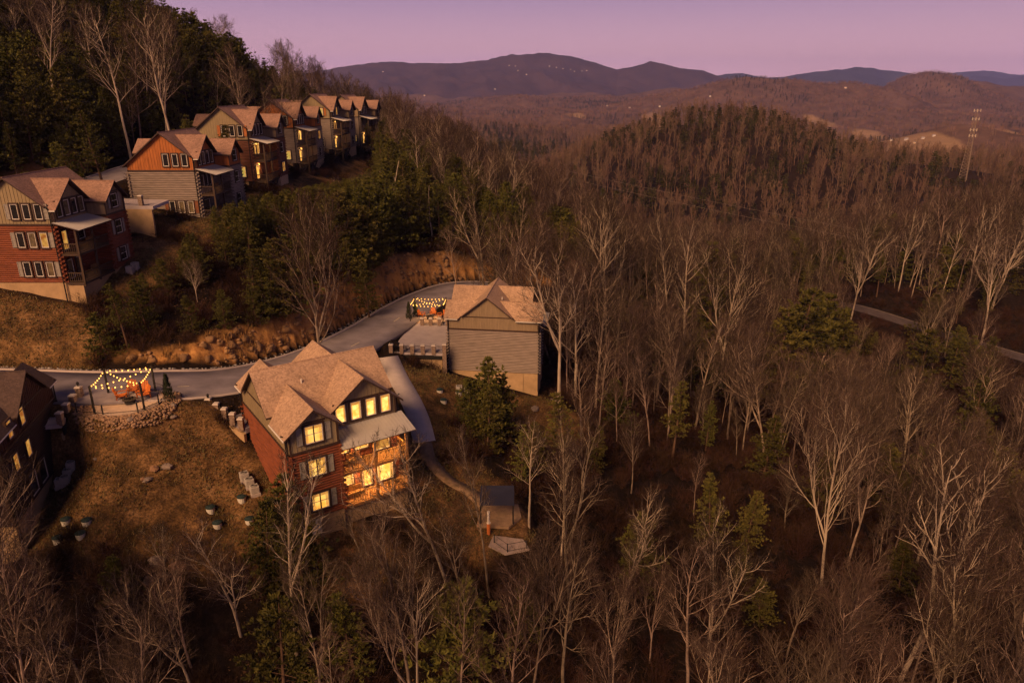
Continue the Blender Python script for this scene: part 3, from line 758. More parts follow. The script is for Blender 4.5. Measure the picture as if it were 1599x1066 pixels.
    # crossing log ends at the corners
    for (u, w, du, dw) in ((0, 0, -1, -1), (0, Wd, -1, 1), (10, 2, 1, -1), (10, Wd, 1, 1), (4, 0, 1, -1)):
        m = M(); z = -2 * ST + .11; i = 0
        while z < -.1:
            if i % 2: m.box(min(u, u + du * .3), max(u, u + du * .3), w - .09, w + .09, z - .085, z + .085)
            else: m.box(u - .09, u + .09, min(w, w + dw * .3), max(w, w + dw * .3), z - .085, z + .085)
            z += .22; i += 1
        m.build('log_ends', log, root)
    # roof: main gable and cross gables
    OV = 0.5
    def zmain(w): return peak - sl * abs(w - wp)
    def roof_part(name, quads):
        m = M()
        for q in quads: m.slab([(u, w, z + .16) for u, w, z in q], .17)
        return m.build(name, [roof, FASCIA], root)
    wr = (foot_r + .0) if wing_r else Wd + .45
    wb = foot_b
    roof_part('main_roof', [[(-OV, wb, zmain(wb)), (10 + OV, wb, zmain(wb)), (10 + OV, wp, peak), (-OV, wp, peak)],
                            [(-OV, wp, peak), (10 + OV, wp, peak), (10 + OV, wr, zmain(wr)), (-OV, wr, zmain(wr))]])
    def cross(u0, hf, wfront, side, o0, o1):
        ur = u0 + hf; zr = e + sl * hf
        if side < 0:
            wv = lambda x: foot_b + x
        else:
            wv = lambda x: (foot_r if wing_r else wp + (peak - e) / sl) - x
        q1 = [(u0 - o0, wfront, e - sl * o0), (u0 - o0, wv(-o0), e - sl * o0), (ur, wv(hf), zr), (ur, wfront, zr)]
        q2 = [(ur, wfront, zr), (ur, wv(hf), zr), (u0 + 2 * hf + o1, wv(-o1), e - sl * o1), (u0 + 2 * hf + o1, wfront, e - sl * o1)]
        if side > 0: q1, q2 = q1[::-1], q2[::-1]
        roof_part('gable_roof', [q1, q2])
    cross(0, 2.0, -.55, -1, .45, .42)
    cross(4, 3.0, 1.35, -1, 0.0, .45)
    Wx = Wd + (0 if wing_r else 1.6)
    cross(0, 2.0, Wx + .5, 1, .45, .2)
    if wing_r: cross(4, 3.0, Wx + .5, 1, 0.0, .45)
    else:
        m = M(); m.box(.08, 3.9, Wd - .1, Wx, -2 * ST, e - .1); m.prism([(.1, Wx - .1, e - .1), (2, Wx - .1, e + 1.5), (3.9, Wx - .1, e - .1)], (0, .1, 0)); m.build('entry_wing', siding, root)
    for a_, b_ in (((-OV, wp, peak), (10 + OV, wp, peak)), ((2, -.55, e + 2 * sl), (2, foot_b + 2, e + 2 * sl)), ((7, 1.35, e + 3 * sl), (7, foot_b + 3, e + 3 * sl))):
        m = MB(); p_, q_ = T(*a_), T(*b_); m.tube([(p_[0], p_[1], p_[2] + .155 * k), (q_[0], q_[1], q_[2] + .155 * k)], .07 * k, n=6); m.build('ridge_cap', roof, root)
    for a_, b_ in (((-.47, -.5, e - .30), (-.47, foot_b - .4, e - .30)), ((10.47, 1.4, e - .30), (10.47, foot_b - .4, e - .30))) + ((((-.47, foot_r + .5, e - .30), (-.47, Wd + .4, e - .30)),) if wing_r else ()):
        m = MB(); m.tube([T(*a_), T(*b_)], .065 * k, n=5); m.build('gutter', WHITE, root)
    # plumbing vent pipe on the roof
    m = MB(); p = T(3.2, wp - 1.6, zmain(wp - 1.6)); m.tube([p, (p[0], p[1], p[2] + .5 * k)], .07 * k, n=6); m.build('vent_pipe', WHITE, root)
    # windows
    def window(c, al, o, wd, ht, pane, style='plain', d0=.135):
        cu, cw, cz = c
        def P(s, z, d): return (cu + al[0] * s + o[0] * d, cw + al[1] * s + o[1] * d, cz + z)
        def bx(m, s0, s1, z0_, z1_, da, db, mi=0):
            m.hexa([P(s0, z0_, da), P(s1, z0_, da), P(s1, z0_, db), P(s0, z0_, db), P(s0, z1_, da), P(s1, z1_, da), P(s1, z1_, db), P(s0, z1_, db)], mi)
        m = M(); W2, H2 = wd / 2, ht / 2
        t = .13
        for s0, s1, za, zc in ((-W2 - t, W2 + t, H2, H2 + t), (-W2 - t, W2 + t, -H2 - t, -H2), (-W2 - t, -W2, -H2, H2), (W2, W2 + t, -H2, H2)):
            bx(m, s0, s1, za, zc, .03, d0 + .07, 0)
        t2 = .07
        for s0, s1, za, zc in ((-W2, W2, H2 - t2, H2), (-W2, W2, -H2, -H2 + t2), (-W2, -W2 + t2, -H2 + t2, H2 - t2), (W2 - t2, W2, -H2 + t2, H2 - t2)):
            bx(m, s0, s1, za, zc, .03, d0 + .03, 1)
        if style == 'twin':
            bx(m, -.045, .045, -H2 + t2, H2 - t2, .03, d0 + .045, 0)
            bx(m, -W2 + t2, -.045, -.025, .025, .03, d0 + .02, 1); bx(m, .045, W2 - t2, -.025, .025, .03, d0 + .02, 1)
        if style == 'grid':
            bx(m, -.03, .03, -H2 + t2, H2 - t2, .03, d0 + .02, 1); bx(m, -W2 + t2, -.03, -.03, .03, .03, d0 + .02, 1); bx(m, .03, W2 - t2, -.03, .03, .03, d0 + .02, 1)
        wo = m.build('window', [TRIM, WHITE], root)
        m = M(); bx(m, -W2 + .02, W2 - .02, -H2 + .02, H2 - .02, .02, d0 - .01); m.build('pane', pane, wo)
        if pane in (LIT, LIT_HOT, LIT_LIME) and wd < 2:
            for sg in (-1, 1):
                m = M(); a_, b_ = sorted((sg * (W2 - .03), sg * (W2 - .03 - wd * .17)))
                for j in range(4): bx(m, a_ + (b_ - a_) * j / 4, a_ + (b_ - a_) * (j + .7) / 4, -H2 + .05, H2 - .04, d0 - .01, d0 + .012)
                m.build('curtain', CURTAIN, wo)
            m = M(); bx(m, -W2 + .04, W2 - .04, H2 - .30, H2 - .06, d0 - .01, d0 + .016); m.build('blind', CURTAIN, wo)
        return wo
    def shutter(c, al, o, s, ht, mt):
        m = M()
        def P(q, z, d): return (c[0] + al[0] * (s + q) + o[0] * d, c[1] + al[1] * (s + q) + o[1] * d, c[2] + z)
        for q0, q1, za, zc, d in ((-.22, .22, -ht / 2, ht / 2, .12), (-.22, -.15, -ht / 2, ht / 2, .15), (.15, .22, -ht / 2, ht / 2, .15), (-.15, .15, -.05, .05, .15), (-.15, .15, ht / 2 - .08, ht / 2, .15), (-.15, .15, -ht / 2, -ht / 2 + .08, .15)):
            m.hexa([P(q0, za, .02), P(q1, za, .02), P(q1, za, d), P(q0, za, d), P(q0, zc, .02), P(q1, zc, .02), P(q1, zc, d), P(q0, zc, d)])
        m.build('shutter', mt, root)
    zs = (1.30, -ST + 1.45, -2 * ST + 1.45)
    for z, pm in zip(zs, bay_lit):
        wd_ = 1.45 if pm is not GLASS_D and pm is not BLIND else 1.3
        window((2, 0, z), (1, 0), (0, -1), wd_, 1.5, pm, 'twin')
        if bay_shut:
            for s in (-1, 1): shutter((2, 0, z), (1, 0), (0, -1), s * (wd_ / 2 + .42), 1.5, bay_shut)
    for i, pm in enumerate(gable_lit):
        window((5.0 + 1.33 * i, 2, 1.38), (1, 0), (0, -1), .92, 1.6, pm)
    for (lvl, w, wd, ht, pm, sh) in end_win:
        window((10, w, zs[lvl]), (0, 1), (1, 0), wd, ht, pm)
        if sh:
            for s, mt in sh: shutter((10, w, zs[lvl]), (0, 1), (1, 0), s, ht, mt)
    for (lvl, w, wd, ht, pm) in end0_win:
        window((0, w, zs[lvl]), (0, 1), (-1, 0), wd, ht, pm)
    for (lvl, u, wd, ht, pm) in porch_lit:
        window((u, 2, -lvl * ST + .1 + ht / 2 + (.15 if ht > 1.9 else .75)), (1, 0), (0, -1), wd, ht, pm)
    # porch: decks, posts, rails, metal roof
    rw = rail_wood or porch_wood
    for lv in (1, 2):
        m = M(); m.box(4.1, 10.05, .02, 1.98, -lv * ST - .22, -lv * ST); m.build('porch_deck', porch_wood, root)
        for (u0, u1) in ((4.12, 6.9), (7.1, 9.82)):
            m = M(); z_ = -lv * ST
            m.box(u0, u1, .06, .14, z_ + .95, z_ + 1.05); m.box(u0, u1, .07, .13, z_ + .08, z_ + .15)
            q = u0 + .1
            while q < u1: m.box(q - .025, q + .025, .08, .12, z_ + .15, z_ + .95); q += .21
            m.build('railing', rw, root)
        m = M(); z_ = -lv * ST
        m.box(9.9, 9.98, .2, 1.9, z_ + .95, z_ + 1.05); m.box(9.9, 9.98, .2, 1.9, z_ + .08, z_ + .15)
        q = .3
        while q < 1.9: m.box(9.92, 9.96, q - .025, q + .025, z_ + .15, z_ + .95); q += .21
        m.build('railing', rw, root)
        # bench and table on the deck
        m = M(); m.box(5.0, 6.2, .9, 1.4, z_ + .38, z_ + .46); m.box(5.0, 6.2, 1.38, 1.44, z_ + .46, z_ + .95)
        for uu in (5.05, 6.1):
            m.box(uu, uu + .06, .92, .98, z_, z_ + .38); m.box(uu, uu + .06, 1.34, 1.40, z_, z_ + .38)
        m.build('deck_bench', WOOD, root)
    for u in (7.0, 9.92):
        m = M(); m.box(u - .1, u + .1, .0, .2, -2 * ST - (c if support else .4), -.36); m.build('porch_post', porch_wood, root)
    m = M(); m.slab([(4.02, -.65, -.52), (10.5, -.65, -.52), (10.5, 2.0, .22), (4.02, 2.0, .22)], .07, 0, 1)
    q = 4.2
    while q < 10.5:
        m.hexa([(q - .02, -.65, -.53), (q + .02, -.65, -.53), (q + .02, 1.98, .20), (q - .02, 1.98, .20), (q - .015, -.65, -.48), (q + .015, -.65, -.48), (q + .015, 1.98, .26), (q - .015, 1.98, .26)], 0)
        q += .3
    m.build('porch_roof', [METAL, FASCIA], root)
    # gutters' downspouts
    for (u, w, o_) in ((0, 0, -1), (0, Wd, -1), (10, 2.2, 1)):
        m = MB(); q0, q1 = T(u + o_ * .22, w, e - .2), T(u + o_ * .18, w, -2 * ST - c + .1); q2 = T(u + o_ * .5, w, e + .02)
        m.tube([q2, q0, q1], .065 * k, n=6); m.build('downspout', BLACK, root)
    root['zb'] = zb
    def world(u, w, z):
        p = T(u, w, z); return (base.x + p[0], base.y + p[1], base.z + p[2])
    def local(u, w, z): return T(u, w, z)
    return root, world, local

CABINS = {}
# bright cabin in the middle
CABINS['main'] = cabin('brightly lit red-brown log cabin with glowing windows and porch, nearest the camera', (-17.9, 51.4), (.819, .574), -27.7, 1.05, False,
    LOG_RED, SIDE_TAN, SHINGLE, 2.4, bay_lit=(LIT,) * 3, gable_lit=(LIT_HOT,) * 4, porch_wood=WOOD, rail_wood=mat('honey_rail', (0.42, 0.22, 0.06), 0.7, 0.2, 3),
    porch_lit=((1, 5.0, .9, 1.3, LIT_HOT), (1, 6.6, 1.2, 1.2, LIT), (1, 8.4, 1.5, 2.0, LIT_DIM), (2, 5.1, 1.1, 1.5, LIT), (2, 6.9, .9, 2.0, LIT_HOT), (2, 8.6, 1.5, 2.0, LIT_HOT)))
# grey cabin behind it
CABINS['grey'] = cabin('grey log cabin with a windowless taupe gable wall facing the camera beside the curving road', (3.3, 84.0), (.13, .99), -28.2, .92, False,
    LOG_GREY, SIDE_TAUPE, SHINGLE, 2.6)
# dark cabin at the left edge
CABINS['dark'] = cabin('dark brown log cabin cut off by the left edge, shingle roof sloping to the road', (-39.0, 48.4), (-.97, -.24), -26.4, .97, True,
    LOG_DARK, SIDE_DARK, SHINGLE_D, 1.8, bay_lit=(LIT_DIM, LIT, LIT), gable_lit=(GLASS_D,) * 4, bay_shut=None, support='open',
    end0_win=((0, 2.6, .9, 1.5, LIT_DIM), (0, 5.2, .9, 1.5, LIT_DIM), (1, 2.4, .9, 1.5, LIT_DIM), (1, 5.0, .9, 1.5, LIT_DIM), (2, 4.4, 1.5, 2.0, GLASS_D), (2, 6.6, 1.5, 2.0, GLASS_D)))
ROWP = dict(wp=6.0, half_b=3.6, half_r=5.4, Wd=10.8, wing_r=False)
def three(lvl, pm, sh=SHUT, ws=(3.3, 4.5, 5.7), wd=.75, ht=1.55):
    out = []
    for i, w in enumerate(ws):
        s = []
        if sh and i == 0: s.append((-.75, sh))
        if sh and i == len(ws) - 1: s.append((.75, sh))
        out.append((lvl, w, wd, ht, pm if not isinstance(pm, (list, tuple)) else pm[i], s))
    return tuple(out)
def row_cabin(key, label, xr, yn, zs_, log, siding, **kw):
    L_ = 10 * kw.get('k', 1.0)
    kk = kw.pop('k', 1.0)
    a = dict(ROWP); a.update(kw)
    ang = kw.pop('ang', 0.0); a.pop('ang', None)
    Ed = Vector((math.sin(ang), -math.cos(ang)))
    # the origin is the far bay corner; the porch end faces the camera
    A = Vector((xr + 2.0 * kk * math.cos(ang), yn)) - Ed * (10 * kk)
    CABINS[key] = cabin(label, (A.x, A.y), (Ed.x, Ed.y), zs_, kk, True, log, siding, SHINGLE_R, **a)
row_cabin('r1', 'unlit red-brown log cabin with rows of three dark windows, nearest of the ridge row', -48.6, 76.0, -13.5, LOG_RED, SIDE_TAN, c=2.2, k=1.04, bay_siding=SIDE_TAUPE,
    end_win=three(0, (GLASS_D, GLASS_D, LIT_DIM)) [:2] + ((0, 5.7, .75, 1.55, GLASS_D, [(.75, SHUT)]),) + three(1, (LIT_DIM, BLIND, GLASS_D)) + three(2, (BLIND, GLASS_D, GLASS_D)), bay_lit=(GLASS_D, GLASS_D, GLASS_D), gable_lit=(BLIND, GLASS_D, BLIND, GLASS_D),
    porch_lit=((1, 9.0, .9, 2.0, LIT_DIM), (1, 6.0, 1.2, 1.3, GLASS_D), (2, 9.0, .9, 2.0, BLIND), (2, 7.4, .9, 2.0, BLIND)))
row_cabin('r2', 'unlit cabin with orange wood gable over grey log walls, second in the ridge row', -43.9, 102.0, -10.6, LOG_GREY, SIDE_ORANGE, c=2.0, k=1.08,
    end_win=three(0, GLASS_D, None) + three(2, (BLIND, BLIND, GLASS_D), SHUT_R), bay_shut=None, gable_lit=(BLIND, GLASS_D, BLIND, GLASS_D), porch_lit=((1, 8.8, .7, 1.5, BLIND), (1, 7.6, .7, 1.5, GLASS_D), (1, 6.4, .7, 1.5, GLASS_D), (2, 8.4, 1.8, 2.0, BLIND)))
row_cabin('r3', 'cabin with tan gable and red-lit porch on steel legs, third in the ridge row', -45.8, 130.0, -8.3, LOG_BROWN, SIDE_TAN, c=2.0, support='steel', k=1.17,
    end_win=three(0, GLASS_D, mat('orange_shutter', (.36, .12, .035), .8, .2, 4)) + three(2, LIT_LIME, None, (3.6, 5.1), .95), bay_lit=(GLASS_D, GLASS_D, LIT_DIM), bay_shut=None, bay_siding=SIDE_TAUPE,
    porch_lit=((1, 8.8, .8, 1.6, LIT_DIM), (1, 7.4, 1.2, 1.6, LIT_DIM), (2, 8.6, 1.4, 2.0, LIT)))
row_cabin('r4', 'cabin with orange gable and grey logs on steel legs, fourth in the ridge row', -45.0, 155.0, -7.5, LOG_GREY, SIDE_ORANGE, c=2.0, support='steel', k=1.17,
    end_win=((0, 3.6, .8, 1.5, GLASS_D, []),) + three(2, LIT_LIME, None, (3.6, 5.1), .9), bay_lit=(GLASS_D, LIT_DIM, GLASS_D), bay_shut=None,
    porch_lit=((1, 8.8, .7, 1.6, LIT_DIM), (1, 7.6, 1.2, 1.6, LIT), (2, 8.6, 1.4, 2.0, LIT)))
row_cabin('r5', 'cabin with one glowing gable window, on steel legs, fifth in the ridge row', -42.4, 176.0, -6.4, LOG_GREY, SIDE_TAN, c=2.0, support='steel', k=1.15, ang=-.05,
    end_win=((0, 4.0, .9, 1.5, LIT_LIME, [(-.8, mat('orange_shutter', (.3, .1, .03)))]), (2, 4.2, .8, 1.5, GLASS_D, [])), bay_lit=(GLASS_D, GLASS_D, GLASS_D), bay_shut=None, gable_lit=(BLIND, LIT_DIM, BLIND, BLIND),
    porch_lit=((1, 8.8, .7, 1.6, LIT_DIM), (1, 7.6, .7, 1.6, LIT_DIM), (2, 8.6, 1.2, 2.0, LIT)))
row_cabin('r6', 'farthest cabin of the ridge row with tall tan foundation wall', -39.8, 196.0, -6.7, LOG_GREY, SIDE_TAUPE, c=4.2, k=1.15, ang=-.08,
    end_win=((0, 3.6, .7, 1.5, LIT_LIME, []), (2, 3.4, .8, 1.6, LIT_LIME, [])), bay_lit=(GLASS_D, GLASS_D, GLASS_D), bay_shut=None, gable_lit=(BLIND, BLIND, BLIND, GLASS_D), porch_lit=((1, 8.6, .7, 1.6, BLIND), (2, 8.4, 1.2, 2.0, LIT)))

# lamps that burn on the porches
def porch_lamp(key, u, lv, power):
    root, world, local = CABINS[key]
    m = MB(); p = local(u, 1.86, -lv * 3.05 + 2.35)
    m.box(p[0] - .1, p[0] + .1, p[1] - .1, p[1] + .1, p[2] - .14, p[2] + .14); l = m.build('porch_lantern', BULB, root)
    lamp('lantern_light', local(u, 1.2, -lv * 3.05 + 2.2), power, root)
porch_lamp('main', 5.9, 1, 480); porch_lamp('main', 7.7, 2, 560); porch_lamp('main', 5.8, 2, 460); porch_lamp('main', 8.8, 1, 520); porch_lamp('main', 9.6, 2, 40)
for key, pw in (('r3', 130), ('r4', 120), ('r5', 100), ('r6', 90)):
    porch_lamp(key, 7.8, 2, pw)
porch_lamp('r3', 8.2, 1, 120); porch_lamp('r4', 8.2, 1, 90); porch_lamp('r5', 8.2, 1, 50)
porch_lamp('dark', 5.0, 1, 6)

# ---------------------------------------------------------------- paved pads, pillars, railings
STONE = mat('pillar_stone', (0.33, 0.23, 0.17), 0.9, 0.4, 5, bump=0.5, bscale=9, col2=(0.16, 0.10, 0.075))
CAP = mat('pillar_cap', (0.50, 0.42, 0.36), 0.85, 0.1, 3)
def pad(name, poly, top, th, m, label, kind='structure'):
    """A cast slab; poly holds (x, y) or (x, y, z) corners."""
    P = [(p[0], p[1], p[2] if len(p) > 2 else top) for p in poly]
    c = P[0]
    mb = MB(); mb.prism([(x - c[0], y - c[1], z - th - c[2]) for x, y, z in P], (0, 0, th))
    return tag(mb.build(name, m, loc=c), label, kind=kind)
pad('driveway', [(-15.2, 84.1), (-8.6, 83.6), (-8.1, 97.2), (-12.6, 99.5), (-14.4, 93)], -30.93, .30, PAVE, 'pale concrete parking pad beside the grey cabin')
pad('driveway', [(-28.9, 62.6, -28.7), (-24.9, 60.6, -29.9), (-20.2, 66.4, -29.6), (-25.2, 69.8, -28.45)], 0, .5, ASPH, 'short sloping drive behind the bright cabin')
pad('driveway', [(-43.5, 61.6, -27.0), (-40.2, 61.6, -27.05), (-39.9, 57.4, -27.9), (-43.5, 56.4, -27.9)], 0, .35, PAVE, 'parking deck beside the dark cabin at the left')
pad('driveway', [(-57.2, 96.5, -13.75), (-54.5, 93.4, -14.0), (-56.8, 104, -13.5), (-58.9, 103, -13.1)], 0, .4, PAVE, 'pale drive between the first two ridge cabins')
pad('driveway', [(-56.5, 92.6, -13.9), (-46.0, 92.4, -14.1), (-46.2, 97.4, -14.0), (-58.4, 98.5, -13.8)], 0, .4, PAVE, 'pale parking deck behind the first ridge cabin')
def wall_thing(name, a, b, z0a, z1a, z0b, z1b, th, m, label, cat):
    a, b = Vector(a), Vector(b); n = Vector((-(b - a).y, (b - a).x)).normalized() * th / 2
    mb = MB(); o = Vector((a.x, a.y, z0a))
    P = [(a - n, z0a), (b - n, z0b), (b + n, z0b), (a + n, z0a), (a - n, z1a), (b - n, z1b), (b + n, z1b), (a + n, z1a)]
    mb.hexa([(p.x - o.x, p.y - o.y, z - o.z) for p, z in P])
    return tag(mb.build(name, m, loc=o), label, cat)
wall_thing('retaining_wall', (-15.0, 84.3), (-8.7, 83.9), -32.4, -31.3, -36.2, -31.3, .3, FOUND, 'tan retaining wall under the parking pad railing of the grey cabin', 'wall')
wall_thing('deck_skirt', (-15.0, 84.12), (-8.7, 83.72), -31.75, -31.2, -31.75, -31.2, .2, BLACK, 'dark edge beam below the grey cabin parking rail', 'beam')
wall_thing('retaining_wall', (-28.6, 62.3), (-25.0, 60.5), -31.0, -29.2, -33.5, -30.4, .3, FOUND, 'tan retaining wall beside the back corner of the bright cabin', 'wall')
wall_thing('retaining_wall', (-40.05, 57.6), (-40.35, 61.4), -33.5, -28.9, -33.0, -28.2, .25, FOUND, 'tan wall under the parking deck of the dark cabin', 'wall')
wall_thing('deck_skirt', (-39.85, 57.5), (-40.15, 61.5), -29.0, -28.25, -28.2, -27.4, .15, BLACK, 'black edge beam of the dark cabin parking deck', 'beam')
wall_thing('retaining_wall', (-56.4, 92.7), (-46.2, 92.5), -18.5, -14.3, -19.5, -14.5, .3, FOUND, 'tan retaining wall between the first two ridge cabins', 'wall')
def pillar(x, y, z, h, label, lantern=False, w=.44):
    r_ = empty('stone_pillar', (x, y, z), label, 'pillar', 'stone railing pillars')
    mb = MB(); rg = random.Random(int(x * 100 + y * 7))
    zz = -.15
    while zz < h - .05:          # rough courses of stone
        hh = rg.uniform(.13, .2); zt = min(zz + hh, h)
        for sx, sy in ((-1, -1), (1, -1), (1, 1), (-1, 1)):
            j = rg.uniform(0, .035)
            mb.box(min(0, sx * (w / 2 + j)), max(0, sx * (w / 2 + j)), min(0, sy * (w / 2 + j)), max(0, sy * (w / 2 + j)), zz + .008, zt)
        zz = zt
    mb.build('shaft', STONE, r_)
    mb = MB(); q = w / 2 + .07; mb.hexa([(-q, -q, h), (q, -q, h), (q, q, h), (-q, q, h), (-q * .8, -q * .8, h + .12), (q * .8, -q * .8, h + .12), (q * .8, q * .8, h + .12), (-q * .8, q * .8, h + .12)])
    mb.build('cap', CAP, r_)
    if lantern:
        mb = MB(); mb.tube([(0, 0, h + .12), (0, 0, h + .2)], .05, n=6); mb.tube([(0, 0, h + .2), (0, 0, h + .45)], .10, .12, n=6); mb.tube([(0, 0, h + .45), (0, 0, h + .58)], .15, .03, n=6); mb.build('lantern', BLACK, r_)
    return r_
def railing(pts, h, label, spacing=.14, posts=True, m=None):
    """Iron railing through (x, y, z) points."""
    o = Vector(pts[0]); r_ = empty('railing', o, label, 'railing')
    mb = MB()
    for a, b in zip(pts[:-1], pts[1:]):
        a, b = Vector(a) - o, Vector(b) - o; L_ = (b - a).length; n = max(1, int(L_ / spacing))
        for hz_ in (.1, h): mb.tube([a + Vector((0, 0, hz_)), b + Vector((0, 0, hz_))], .028, n=4)
        for i in range(1, n):
            p = a.lerp(b, i / n); mb.tube([p + Vector((0, 0, .1)), p + Vector((0, 0, h))], .011, n=3, cap=False)
    mb.build('rails', m or BLACK, r_)
    if posts:
        for p in pts:
            mb = MB(); q = Vector(p) - o; mb.box(q.x - .045, q.x + .045, q.y - .045, q.y + .045, q.z - .1, q.z + h + .06); mb.build('post', m or BLACK, r_)
    return r_
n_words = ['first', 'second', 'third', 'fourth', 'fifth', 'sixth']
for i in range(6):
    t_ = i / 5; pillar(-15.1 + 6.7 * t_, 84.15 - .42 * t_, -30.95 if i < 5 else -34.2, 1.0 if i < 5 else 4.4, '%s stone pillar from the left of the grey cabin parking rail%s' % (n_words[i], ', topped by a lantern' if i == 0 else ''), i == 0)
railing([(-15.1, 84.15, -30.93), (-8.4, 83.73, -30.93)], .9, 'black iron railing between stone pillars at the grey cabin parking pad', posts=False)
for i in range(4):
    pillar(-12.5 + 1.2 * i, 95.0 - .05 * i, -30.95, 1.0, '%s stone pillar from the left, in front of the string lights by the grey cabin' % n_words[i])
railing([(-12.5, 95.0, -30.93), (-8.9, 94.85, -30.93)], .9, 'black railing between the stone pillars before the far string lights', posts=False)
for i in range(5):
    t_ = i / 4; pillar(-28.9 + 3.6 * t_, 62.55 - 1.9 * t_, -28.75 - 1.15 * t_, 1.0, '%s stone pillar down the drive rail behind the bright cabin' % n_words[i], i == 0)
railing([(-28.9, 62.55, -28.75), (-25.3, 60.65, -29.9)], .9, 'black railing sloping down to the back corner of the bright cabin', posts=False)
for i in range(4):
    t_ = i / 3; pillar(-39.95 - .3 * t_, 57.6 + 3.8 * t_, -27.9 + .85 * t_, 1.0, '%s stone pillar up the parking deck rail of the dark cabin' % n_words[i], i == 3)
railing([(-39.95, 57.6, -27.85), (-40.25, 61.4, -27.0)], .9, 'black railing of the parking deck beside the dark cabin', posts=False)
for i in range(3):
    pillar(-54.0 + 3.2 * i, 92.75, -13.95, 1.1, '%s stone pillar of the deck rail between the first ridge cabins' % n_words[i])
railing([(-56, 92.75, -13.9), (-46.4, 92.6, -14.0)], .9, 'black railing of the parking deck between the first ridge cabins', posts=False)
gpt = [(-53.5, 90.2), (-50, 88.6), (-47, 90.4)]
railing([(x, y, h1(x, y)) for x, y in gpt], .8, 'low black fence in the bed below the ridge parking deck', m=TRIM)

# ---------------------------------------------------------------- string-light patios
ORANGE = mat('orange_chair', (0.36, 0.095, 0.018), 0.6, 0.12, 3)
RIMROCK = mat('bed_stone', (0.36, 0.22, 0.13), 0.9, 0.3, 3, col2=(0.17, 0.10, 0.065))
def patio_lights(cx, cy, z, sx, sy, rot, hgt, label, power, bulbs=9):
    r_ = empty('string_light_pergola', (cx, cy, z), label, 'pergola')
    ca, sa = math.cos(rot), math.sin(rot)
    C = [(ca * a * sx / 2 - sa * b * sy / 2, sa * a * sx / 2 + ca * b * sy / 2) for a, b in ((-1, -1), (1, -1), (1, 1), (-1, 1))]
    for x, y in C:
        mb = MB(); mb.box(x - .07, x + .07, y - .07, y + .07, -.05, hgt); mb.box(x - .14, x + .14, y - .14, y + .14, 0, .05); mb.build('post', BLACK, r_)
    runs = [(0, 1), (1, 2), (2, 3), (3, 0), (0, 2), (1, 3)]
    ball = MB()
    for lat in range(5):
        for lon in range(8):
            th, ph = math.pi * lat / 4, 6.2832 * lon / 8
            ball.pt((math.sin(th) * math.cos(ph) * .058, math.sin(th) * math.sin(ph) * .058, math.cos(th) * .07))
    for lat in range(4):
        for lon in range(8):
            ball.face((lat * 8 + lon, lat * 8 + (lon + 1) % 8, (lat + 1) * 8 + (lon + 1) % 8, (lat + 1) * 8 + lon))
    first = None
    for i, j in runs:
        a, b = C[i], C[j]; L_ = math.dist(a, b); n = max(5, int(L_ / .5)); sag = .045 * L_
        P = [(a[0] + (b[0] - a[0]) * k / n, a[1] + (b[1] - a[1]) * k / n, hgt - .05 - sag * 4 * (k / n) * (1 - k / n)) for k in range(n + 1)]
        mb = MB(); mb.tube(P, .012, n=3, cap=False); cab = mb.build('string', BLACK, r_)
        for p in P[:-1]:
            if first is None: first = ball.build('bulb', BULB, cab); o = first
            else: o = bpy.data.objects.new('bulb', first.data); COL.objects.link(o); o.parent = cab
            o.location = (p[0], p[1], p[2] - .1)
    for q in ((-.22, 0), (.22, 0)):
        lamp('string_glow', (ca * q[0] * sx, sa * q[0] * sx, hgt - .55), power, r_, .5)
    return r_
patio_lights(-35.7, 60.8, -27.3, 4.1, 4.2, .22, 2.7, 'black posts hung with glowing string lights over the near patio by the road', 95)
patio_lights(-11.9, 97.9, -30.9, 4.6, 3.6, -.05, 2.7, 'black posts hung with glowing string lights on the patio by the grey cabin', 170)
def blob_pad(cx, cy, z, rx, ry, rot, label, n=22, th=.16):
    P = []
    for i in range(n):
        a = 6.2832 * i / n; k = 1 + .06 * math.sin(3 * a + 1); x, y = rx * k * math.copysign(abs(math.cos(a)) ** .6, math.cos(a)), ry * k * math.copysign(abs(math.sin(a)) ** .6, math.sin(a))
        P.append((cx + x * math.cos(rot) - y * math.sin(rot), cy + x * math.sin(rot) + y * math.cos(rot), z))
    return pad('patio', P, z, th, mat('patio_concrete', (0.44, 0.32, 0.25), .9, .12, 1.5), label)
blob_pad(-35.6, 60.8, -27.26, 2.9, 2.7, .22, 'pale patio slab under the near string lights')
blob_pad(-11.7, 98.0, -30.88, 2.9, 2.2, -.05, 'pale patio slab under the far string lights')
RP = [(-39.0, 58.6), (-36.4, 58.1), (-33.6, 58.7), (-32.6, 60.6), (-32.8, 62.6), (-34.2, 63.4)]
railing([(x, y, -27.26) for x, y in RP], .85, 'thin black railing curving round the near patio', spacing=3, m=BLACK)
